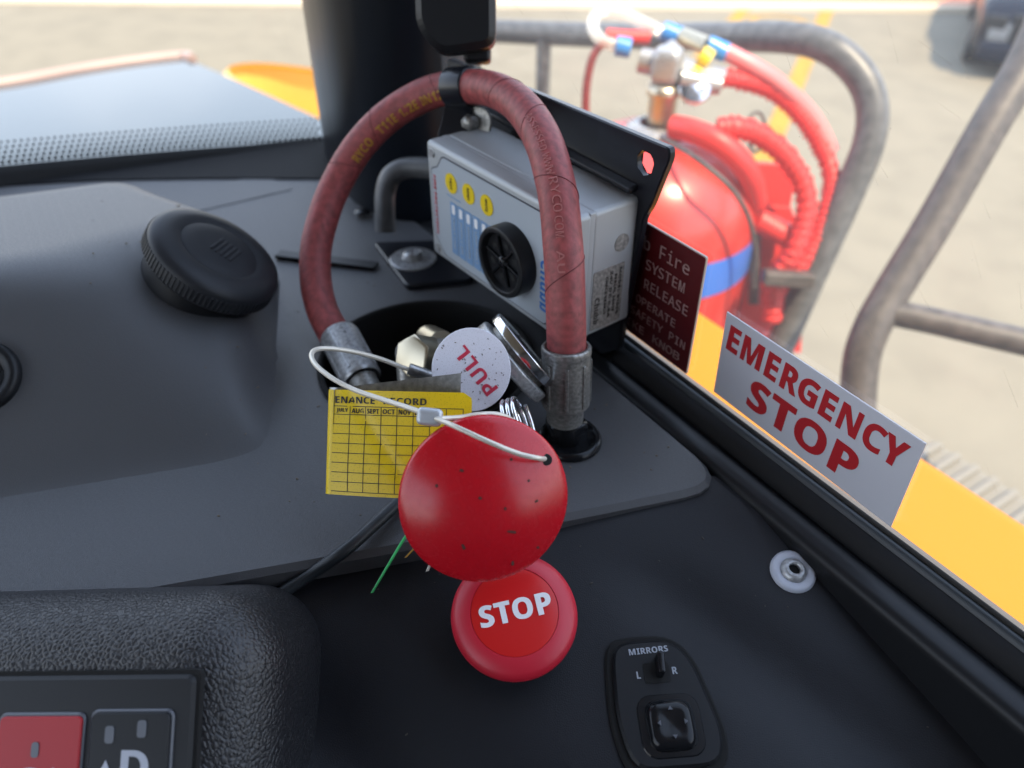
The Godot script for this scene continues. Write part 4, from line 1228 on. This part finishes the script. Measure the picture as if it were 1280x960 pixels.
	for i in 8:
		var an := i * TAU / 8
		part(o, "crimp_rib", B.new().box(fa * Transform3D(Basis(Vector3.UP, -an), Vector3(cos(an) * 0.0136, L * 0.42, sin(an) * 0.0136)), Vector3(0.0014, L * 0.72, 0.0022), 0.0006, 2), "zinc_dull", fr)
	var n1 := Vector3(0.2065, -0.2887, -0.2676)
	part(o, "stem", B.new().tube(PackedVector3Array([f1, n1]), 0.0105, 20), "zinc_dull")
	part(o, "hex_nut", B.new().lathe([Vector2(0.009, 0.0), Vector2(0.0125, 0.001), Vector2(0.0125, 0.001), Vector2(0.0125, 0.012), Vector2(0.0125, 0.012), Vector2(0.011, 0.0135)], axis(Vector3(0.2077, -0.3034, -0.2667), f0 - f1), 6), "gloss_black")
	part(o, "lower_fitting", B.new().tube(PackedVector3Array([Vector3(0.2077, -0.3034, -0.2667), Vector3(0.2075, -0.319, -0.2644)]), 0.0095, 16), "zinc_dull")
	# left ferrule and swivel
	var g0 := Vector3(0.1312, -0.2918, -0.421)
	var g1 := Vector3(0.1284, -0.3013, -0.3794)
	var ga := axis(g1, g0 - g1)
	var gl := g0.distance_to(g1)
	var lf := part(o, "left_ferrule", B.new().lathe([Vector2(0.0118, 0.0), Vector2(0.0132, 0.002), Vector2(0.0134, gl - 0.002), Vector2(0.0128, gl), Vector2(0.011, gl), Vector2(0.011, gl - 0.003)], ga, 32), "zinc")
	for i in 8:
		var an := i * TAU / 8 + 0.2
		part(o, "crimp_rib", B.new().box(ga * Transform3D(Basis(Vector3.UP, -an), Vector3(cos(an) * 0.0131, gl * 0.5, sin(an) * 0.0131)), Vector3(0.0012, gl * 0.8, 0.0026), 0.0006, 2), "zinc", lf)
	part(o, "left_stem", B.new().tube(smooth_path([g1, Vector3(0.1283, -0.3046, -0.3689), Vector3(0.1329, -0.3118, -0.3593), Vector3(0.1436, -0.3157, -0.3533)], 0.003), 0.0095, 16), "zinc_dull")
	# grommet in the dashboard
	var gc := Vector3(0.2072, -0.3015, -0.2629)
	solo("rubber_grommet", "black rubber grommet where the right hose end enters the dashboard", "grommet", gc, B.new().lathe([Vector2(0.0, 0.0012), Vector2(0.013, 0.0012), Vector2(0.0145, 0.0035), Vector2(0.017, 0.004), Vector2(0.0185, 0.002), Vector2(0.0188, 0.0)], axis(gc, Vector3.UP), 36), "gloss_black")
	# clamp on the hose
	var ci := 0
	var cp := Vector3(0.2508, -0.1576, -0.4541)
	for i in path.size():
		if path[i].distance_to(cp) < path[ci].distance_to(cp):
			ci = i
	var ct := (path[ci + 2] - path[ci - 2]).normalized()
	var k := thing("hose_clamp", "black steel clip with a bright edge holding the hose to the plate", "clamp", path[ci])
	var ka := axis(path[ci], ct)
	part(k, "band", B.new().lathe([Vector2(R + 0.0002, -0.009), Vector2(R + 0.002, -0.0085), Vector2(R + 0.0022, 0.0085), Vector2(R + 0.0002, 0.009)], ka, 36), "paint_black")
	part(k, "leg", B.new().box(frame(Vector3(0.2446, -0.1753, -0.4522), VIEW, Vector3(0.05, 1, 0.1)), Vector3(0.019, 0.034, 0.004), 0.0012), "paint_black")
	# manual actuator: body in the opening, shaft, red strike knob
	var kc := Vector3(0.1152, -0.246, -0.2028)
	var root := Vector3(0.176, -0.305, -0.372)
	var dir := (kc - root).normalized()
	var a := thing("manual_actuator", "manual release actuator with a large domed red strike knob", "actuator", root)
	var kx := axis(kc, Vector3(-0.3, 0.5, 0.81))
	var kdome := []
	kdome.append(Vector2(0.0, -0.009))
	kdome.append(Vector2(0.030, -0.0085))
	kdome.append(Vector2(0.0355, -0.0065))
	kdome.append(Vector2(0.0372, -0.003))
	kdome.append(Vector2(0.0373, -0.0005))
	for i in 16:
		var r := 0.0365 * (1.0 - i / 15.0)
		kdome.append(Vector2(r, 0.0012 + 0.0108 * (1.0 - pow(r / 0.0365, 2.0))))
	var kb := part(a, "strike_knob", B.new().lathe(kdome, kx, 96), "knob_red")
	var on_knob := func(x: float, z: float) -> Vector3:
		return Vector3(x, 0.0012 + 0.0108 * (1.0 - (x * x + z * z) / (0.0365 * 0.0365)), z)
	var kh := kx.affine_inverse() * Vector3(0.1443, -0.2335, -0.2003)
	var hp: Vector3 = on_knob.call(kh.x, kh.z)
	part(a, "lanyard_hole", B.new().lathe([Vector2(0.0, 0.0004), Vector2(0.0021, 0.0005), Vector2(0.0026, 0.0002)], kx * Transform3D(Basis(Vector3(0, 0, 1), -0.4), hp), 20), "deep_black", kb)
	var flecks := B.new()
	for q in [[-0.018, -0.0095, 0.0022, 0.4], [-0.011, 0.0105, 0.0034, 1.4], [-0.0265, 0.013, 0.0022, 0.1], [0.004, -0.004, 0.0012, 0.9], [0.002, 0.021, 0.0014, 2.0], [0.015, -0.012, 0.0014, 1.2], [-0.0005, 0.007, 0.0011, 0.3], [0.02, 0.009, 0.001, 0.5], [0.011, 0.017, 0.001, 2.2], [-0.02, 0.024, 0.0012, 1.0], [0.008, -0.022, 0.0011, 0.6]]:
		flecks.box(kx * Transform3D(Basis(Vector3.UP, q[3]), on_knob.call(q[0], q[1])), Vector3(q[2] * 1.25, 0.0007, 0.0011), 0.0004, 1)
	part(a, "dirt_fleck", flecks, "dirt", kb)
	var sh := kc - kx.basis.y * 0.008
	part(a, "shaft", B.new().tube(PackedVector3Array([root, root.lerp(sh, 0.5), sh]), 0.0095, 20), "zinc_dull")
	part(a, "guide_sleeve", B.new().tube(PackedVector3Array([root.lerp(sh, -0.05), root.lerp(sh, 0.42)]), 0.0175, 28), "plastic_black")
	part(a, "valve_block", B.new().box(frame(Vector3(0.1664, -0.2839, -0.3457), Vector3(-0.35, 0.55, 0.75), Vector3(-0.1, 1, 0.2)), Vector3(0.05, 0.034, 0.04), 0.006), "zinc_dull")
	part(a, "brass_hex", B.new().lathe([Vector2(0.0, 0.012), Vector2(0.011, 0.012), Vector2(0.0125, 0.0105), Vector2(0.0125, 0.0105), Vector2(0.0125, -0.01)], axis(Vector3(0.1523, -0.2657, -0.3369), Vector3(-0.75, 0.55, 0.3)), 6), "brass")
	part(a, "port_plug", B.new().tube(PackedVector3Array([Vector3(0.1758, -0.2849, -0.3764), Vector3(0.1742, -0.2767, -0.355)]), 0.0095, 18), "brass")
	# two edge-on discs right of the pull disc
	var ddir := Vector3(0.843, 0.0, 0.537) * 0.76 + Vector3(0.33, 0.788, -0.52) * 0.62 + Vector3(-0.42, 0.616, 0.66) * 0.10
	var d := thing("end_cap_discs", "pair of chromed metal discs tilted on edge beside the white PULL disc", "end cap", Vector3(0.1899, -0.2531, -0.2915))
	var dx := axis(Vector3(0.1862, -0.2549, -0.2923), ddir)
	part(d, "rear_disc", B.new().lathe([Vector2(0.0, -0.004), Vector2(0.0258, -0.004), Vector2(0.0268, -0.003), Vector2(0.0268, 0.0022), Vector2(0.0258, 0.0032), Vector2(0.0, 0.0034)], dx, 56), "zinc")
	part(d, "neck", B.new().lathe([Vector2(0.021, 0.003), Vector2(0.021, 0.0065)], dx, 40), "zinc_dull")
	part(d, "front_disc", B.new().lathe([Vector2(0.0, 0.0062), Vector2(0.0248, 0.0062), Vector2(0.0255, 0.0068), Vector2(0.0255, 0.0112), Vector2(0.0248, 0.0118), Vector2(0.0225, 0.0118), Vector2(0.022, 0.011), Vector2(0.0, 0.0108)], dx, 56), "chrome")
	part(d, "spindle", B.new().tube(PackedVector3Array([dx * Vector3(0, -0.003, 0), root]), 0.008, 16), "zinc_dull")
	# white PULL disc
	var pc := Vector3(0.154, -0.2404, -0.2811)
	var pf := frame(pc, -pc + Vector3(0.0, 0.03, 0.03), Vector3(-0.8 * 0.843, 0.0, -0.8 * 0.537) + Vector3(0.0, -0.6, 0))
	var cr := Vector3(0.843, 0.0, 0.537)
	var pz := (-pc).normalized()
	cr = (cr - pz * cr.dot(pz)).normalized()
	pf = Transform3D(Basis(cr, pz.cross(cr), pz), pc)
	var w := thing("pull_disc", "white speckled metal disc with the red word PULL upside down", "tag", pc)
	var wd := part(w, "disc", B.new().plate(circle(0.0205, 48), pf * Transform3D(Basis.from_scale(Vector3(1, 1.06, 1)), Vector3.ZERO), 0.0012, 0.0003), "tag_white")
	write(w, "lettering", "PULL", spun(at(pf, 0.0023, -0.0005, 0.0013), 128), 0.0075, 0.0285, "pink_ink", wd)
	var sp := B.new()
	for i in 46:
		var r := 0.0195 * sqrt(rng.randf())
		var t := rng.randf() * TAU
		sp.box(spun(at(pf, r * cos(t), r * sin(t), 0.0013), rng.randf() * 180), Vector3(rng.randf_range(0.0003, 0.0011), 0.0004, 0.0003), 0.0001, 1)
	part(w, "dirt_fleck", sp, "dirt", wd)
	# split ring
	var rp := PackedVector3Array()
	var rf := frame(Vector3(0.1591, -0.2528, -0.2438), Vector3(0.75, 0.35, 0.45))
	for i in 100:
		var t := i / 99.0 * 3.0
		var ang := t * TAU
		rp.append(rf * Vector3(cos(ang) * 0.0125, sin(ang) * 0.0135, (t - 1.5) * 0.0028))
	solo("split_ring", "coiled steel split ring behind the red knob", "ring", rf.origin, B.new().tube(rp, 0.0011, 10), "chrome")
	# pull wire with crimps
	var wire := thing("lanyard_wire", "pale braided wire lanyard looped through the red knob's hole", "wire", Vector3(0.1109, -0.2243, -0.2407))
	part(wire, "knob_strand", B.new().tube(smooth_path([kx * (hp + Vector3(0, -0.002, 0)), Vector3(0.1367, -0.2245, -0.1932), Vector3(0.1286, -0.2205, -0.1968), Vector3(0.1179, -0.2135, -0.2034), Vector3(0.1108, -0.211, -0.2139), Vector3(0.1078, -0.213, -0.2246), Vector3(0.1042, -0.217, -0.2382)], 0.002), 0.00115, 10), "wire")
	part(wire, "loop_strand", B.new().tube(smooth_path([Vector3(0.1081, -0.2136, -0.2253), Vector3(0.1031, -0.2159, -0.2398), Vector3(0.0959, -0.2193, -0.2579), Vector3(0.0879, -0.2215, -0.2759), Vector3(0.0819, -0.2211, -0.2922), Vector3(0.0807, -0.2214, -0.3078), Vector3(0.0861, -0.2235, -0.3174), Vector3(0.0987, -0.2293, -0.3191), Vector3(0.1172, -0.2413, -0.3187), Vector3(0.132, -0.252, -0.3144), Vector3(0.1389, -0.2556, -0.3112)], 0.002), 0.00125, 10), "wire")
	part(wire, "ring_strand", B.new().tube(smooth_path([Vector3(0.1066, -0.2137, -0.2276), Vector3(0.119, -0.2197, -0.2292), Vector3(0.134, -0.2309, -0.2379), Vector3(0.1428, -0.2341, -0.2368), Vector3(0.1496, -0.2398, -0.2363), Vector3(0.1562, -0.2497, -0.2379)], 0.002), 0.00125, 10), "wire")
	part(wire, "crimp", B.new().box(frame(Vector3(0.1055, -0.2146, -0.2313), Vector3(-0.42, 0.62, 0.66), Vector3(0.42, 0.79, -0.44)), Vector3(0.0112, 0.0078, 0.0056), 0.0024, 4), "crimp_metal")
	part(wire, "end_ferrule", B.new().tube(PackedVector3Array([Vector3(0.1331, -0.252, -0.3137), Vector3(0.1428, -0.257, -0.3075)]), 0.0032, 16), "aluminium")
	maintenance_tag()


func maintenance_tag() -> void:
	# folded aluminium sheet: front leaf, bend at the left, rear leaf behind
	var tl := Vector3(0.0817, -0.2312, -0.2936)
	var tr := Vector3(0.1349, -0.228, -0.252)
	var bl := Vector3(0.0662, -0.271, -0.2665)
	var o := thing("maintenance_tag", "folded yellow maintenance record tag with a printed grid", "tag", bl)
	var ux := tr - tl
	var uy := tl - bl
	var nz := ux.cross(uy).normalized()
	var Wd := ux.length()
	var Ht := uy.length()
	ux = ux.normalized()
	uy = (uy - ux * uy.dot(ux)).normalized()
	var leaf := func(p: Vector3) -> Vector3:   # p.x, p.y from the lower left corner in metres
		var bow := 0.0030 * sin(PI * p.x / Wd) - 0.0012 * p.y / Ht - 0.0035 * pow(clampf((p.x - Wd * 0.62) / Wd, 0.0, 1.0), 1.5) + 0.0006 * sin(p.y / Ht * 5.0 + p.x / Wd * 3.0) - 0.0009 * exp(-pow((p.x + p.y * 0.7 - Wd * 0.62) / 0.0022, 2.0))
		return bl + ux * p.x + uy * p.y + nz * (p.z + bow)
	var sheet := func(off: float) -> B:
		return B.new().grid(36, 20, func(a: float, b: float) -> Vector3:
			# rounded corners on the right
			var x := a * Wd
			var y := b * Ht
			var r := 0.004
			var cy := clampf(y, r, Ht - r)
			var edge := Wd - r + sqrt(maxf(r * r - (y - cy) * (y - cy), 0.0))
			return leaf.call(Vector3(minf(x, edge) if x > Wd - 2 * r else x, y, off)))
	part(o, "front_leaf", sheet.call(0.0), "tag_yellow")
	# bend and rear leaf, bare metal inside
	part(o, "rear_leaf", B.new().grid(40, 8, func(a: float, b: float) -> Vector3:
		var s := a * (Wd * 1.05)
		var y := b * Ht
		var q: Vector2
		if s < 0.011:
			var t := s / 0.011 * PI
			q = Vector2(-sin(t) * 0.0035, -0.0035 + cos(t) * 0.0035)
		else:
			var u := s - 0.011
			q = Vector2(u, -0.007 - 0.006 * sin(u / Wd * 2.4))
		return bl + ux * q.x + uy * (y + 0.001 + maxf(q.x, 0.0) * 0.14) + nz * (q.y - 0.0012 * y / Ht)), "aluminium")
	part(o, "fold", B.new().grid(10, 8, func(a: float, b: float) -> Vector3:
		var t := a * PI * 0.6
		return bl + ux * (-sin(t) * 0.0038) + uy * (b * Ht) + nz * (-0.0037 + cos(t) * 0.0038 - 0.0012 * b)), "tag_yellow")
	# printed lines
	var lines := B.new()
	var bar := func(x0: float, y0: float, x1: float, y1: float) -> void:
		var n := 12
		for i in n:
			var p := Vector2(lerpf(x0, x1, float(i) / n), lerpf(y0, y1, float(i) / n))
			var q := Vector2(lerpf(x0, x1, float(i + 1) / n), lerpf(y0, y1, float(i + 1) / n))
			var s := Vector2(0, 0.00016) if absf(x1 - x0) > absf(y1 - y0) else Vector2(0.00016, 0)
			lines.quad(leaf.call(Vector3(p.x - s.x, p.y - s.y, 0.00018)), leaf.call(Vector3(q.x - s.x, q.y - s.y, 0.00018)), leaf.call(Vector3(q.x + s.x, q.y + s.y, 0.00018)), leaf.call(Vector3(p.x + s.x, p.y + s.y, 0.00018)))
	var top := Ht * 0.845
	var low := Ht * 0.035
	var x1 := Wd * 0.94
	bar.call(0.0, top, x1, top)
	for i in 9:
		bar.call(0.0, lerpf(low, top - 0.004, i / 8.0), Wd * (0.72 if i > 6 else 0.74), lerpf(low, top - 0.004, i / 8.0))
	for i in 8:
		var x := Wd * (0.125 + i * 0.1165)
		bar.call(x, low, x, top)
	part(o, "printed_grid", lines, "ink")
	var say := func(s: String, x: float, y: float, h: float, w: float, turn := 0.0) -> void:
		part(o, "lettering", B.new().mapped(letters(s, h, w, 0.0001), func(p: Vector3) -> Vector3:
			var q := Vector2(p.x, p.y).rotated(turn)
			return leaf.call(Vector3(x + q.x, y + q.y, 0.00025 + p.z))), "ink")
	say.call("ENANCE", Wd * 0.16, Ht * 0.905, 0.0032, Wd * 0.30)
	say.call("RECORD", Wd * 0.53, Ht * 0.905, 0.0032, Wd * 0.31)
	var mon := ["JULY", "AUG", "SEPT", "OCT", "NOV", "DEC"]
	for i in 6:
		say.call(mon[i], Wd * (0.065 + i * 0.1165), top - 0.0021, 0.0023, Wd * 0.088)
	say.call("24", Wd * 0.885, top - 0.0075, 0.0026, 0.0)
	say.call("DATE", Wd * 0.77, Ht * 0.52, 0.003, 0.011, PI / 2)


func window_signs() -> void:
	var gx := 0.2888
	# EMERGENCY STOP sign on the glass; x of the sign runs back along the window
	var sx := Transform3D(Basis(Vector3(0, 0, 1), Vector3(0, 1, 0), Vector3(-1, 0, 0)), Vector3(gx, -0.2535, -0.1738))
	var a := thing("stop_sign", "white window sticker with red words EMERGENCY STOP", "sign", Vector3(gx, -0.28, -0.174))
	var sh := PackedVector2Array([Vector2(-0.0595, -0.0268), Vector2(0.061, -0.0292), Vector2(0.0602, 0.0243), Vector2(-0.0615, 0.0272)])
	var p := part(a, "sticker", B.new().plate(sh, sx, 0.0008, 0.0002), "sign_white")
	write(a, "lettering", "EMERGENCY", spun(at(sx, -0.001, 0.0122, 0.0009), -1.5), 0.0158, 0.112, "red_ink", p)
	write(a, "lettering", "STOP", spun(at(sx, 0.0, -0.0112, 0.0009), -1.5), 0.0195, 0.071, "red_ink", p)
	# dark red engraved plate, half behind the backing plate
	var rx := Transform3D(Basis(Vector3(0, 0, 1), Vector3(0, 1, 0), Vector3(-1, 0, 0)), Vector3(gx, -0.242, -0.302))
	var b := thing("release_sign", "dark red engraved plate about the manual release, partly behind the black plate", "sign", Vector3(gx, -0.28, -0.3))
	part(b, "bright_edge", B.new().plate(round_rect(0.0932, 0.0792, 0.001, 2), rx, 0.0012), "sign_edge")
	var q := part(b, "plate", B.new().plate(round_rect(0.092, 0.078, 0.001, 2), rx, 0.0016, 0.0003), "sign_maroon")
	write(b, "lettering", "Chubb Fire", at(rx, 0.003, 0.0275, 0.0017), 0.0085, 0.066, "sign_text", q, 0.0003, true)
	write(b, "lettering", "FIRE SYSTEM", at(rx, 0.0035, 0.0145, 0.0017), 0.0068, 0.062, "sign_text", q, 0.0003, true)
	write(b, "lettering", "MANUAL RELEASE", at(rx, 0.0005, 0.0015, 0.0017), 0.0068, 0.078, "sign_text", q, 0.0003, true)
	write(b, "lettering", "TO OPERATE", at(rx, 0.0055, -0.0115, 0.0017), 0.0055, 0.052, "sign_text", q, 0.0003, true)
	write(b, "lettering", "PULL SAFETY PIN", at(rx, 0.0045, -0.0215, 0.0017), 0.0055, 0.075, "sign_text", q, 0.0003, true)
	write(b, "lettering", "STRIKE KNOB", at(rx, 0.004, -0.0315, 0.0017), 0.0055, 0.07, "sign_text", q, 0.0003, true)
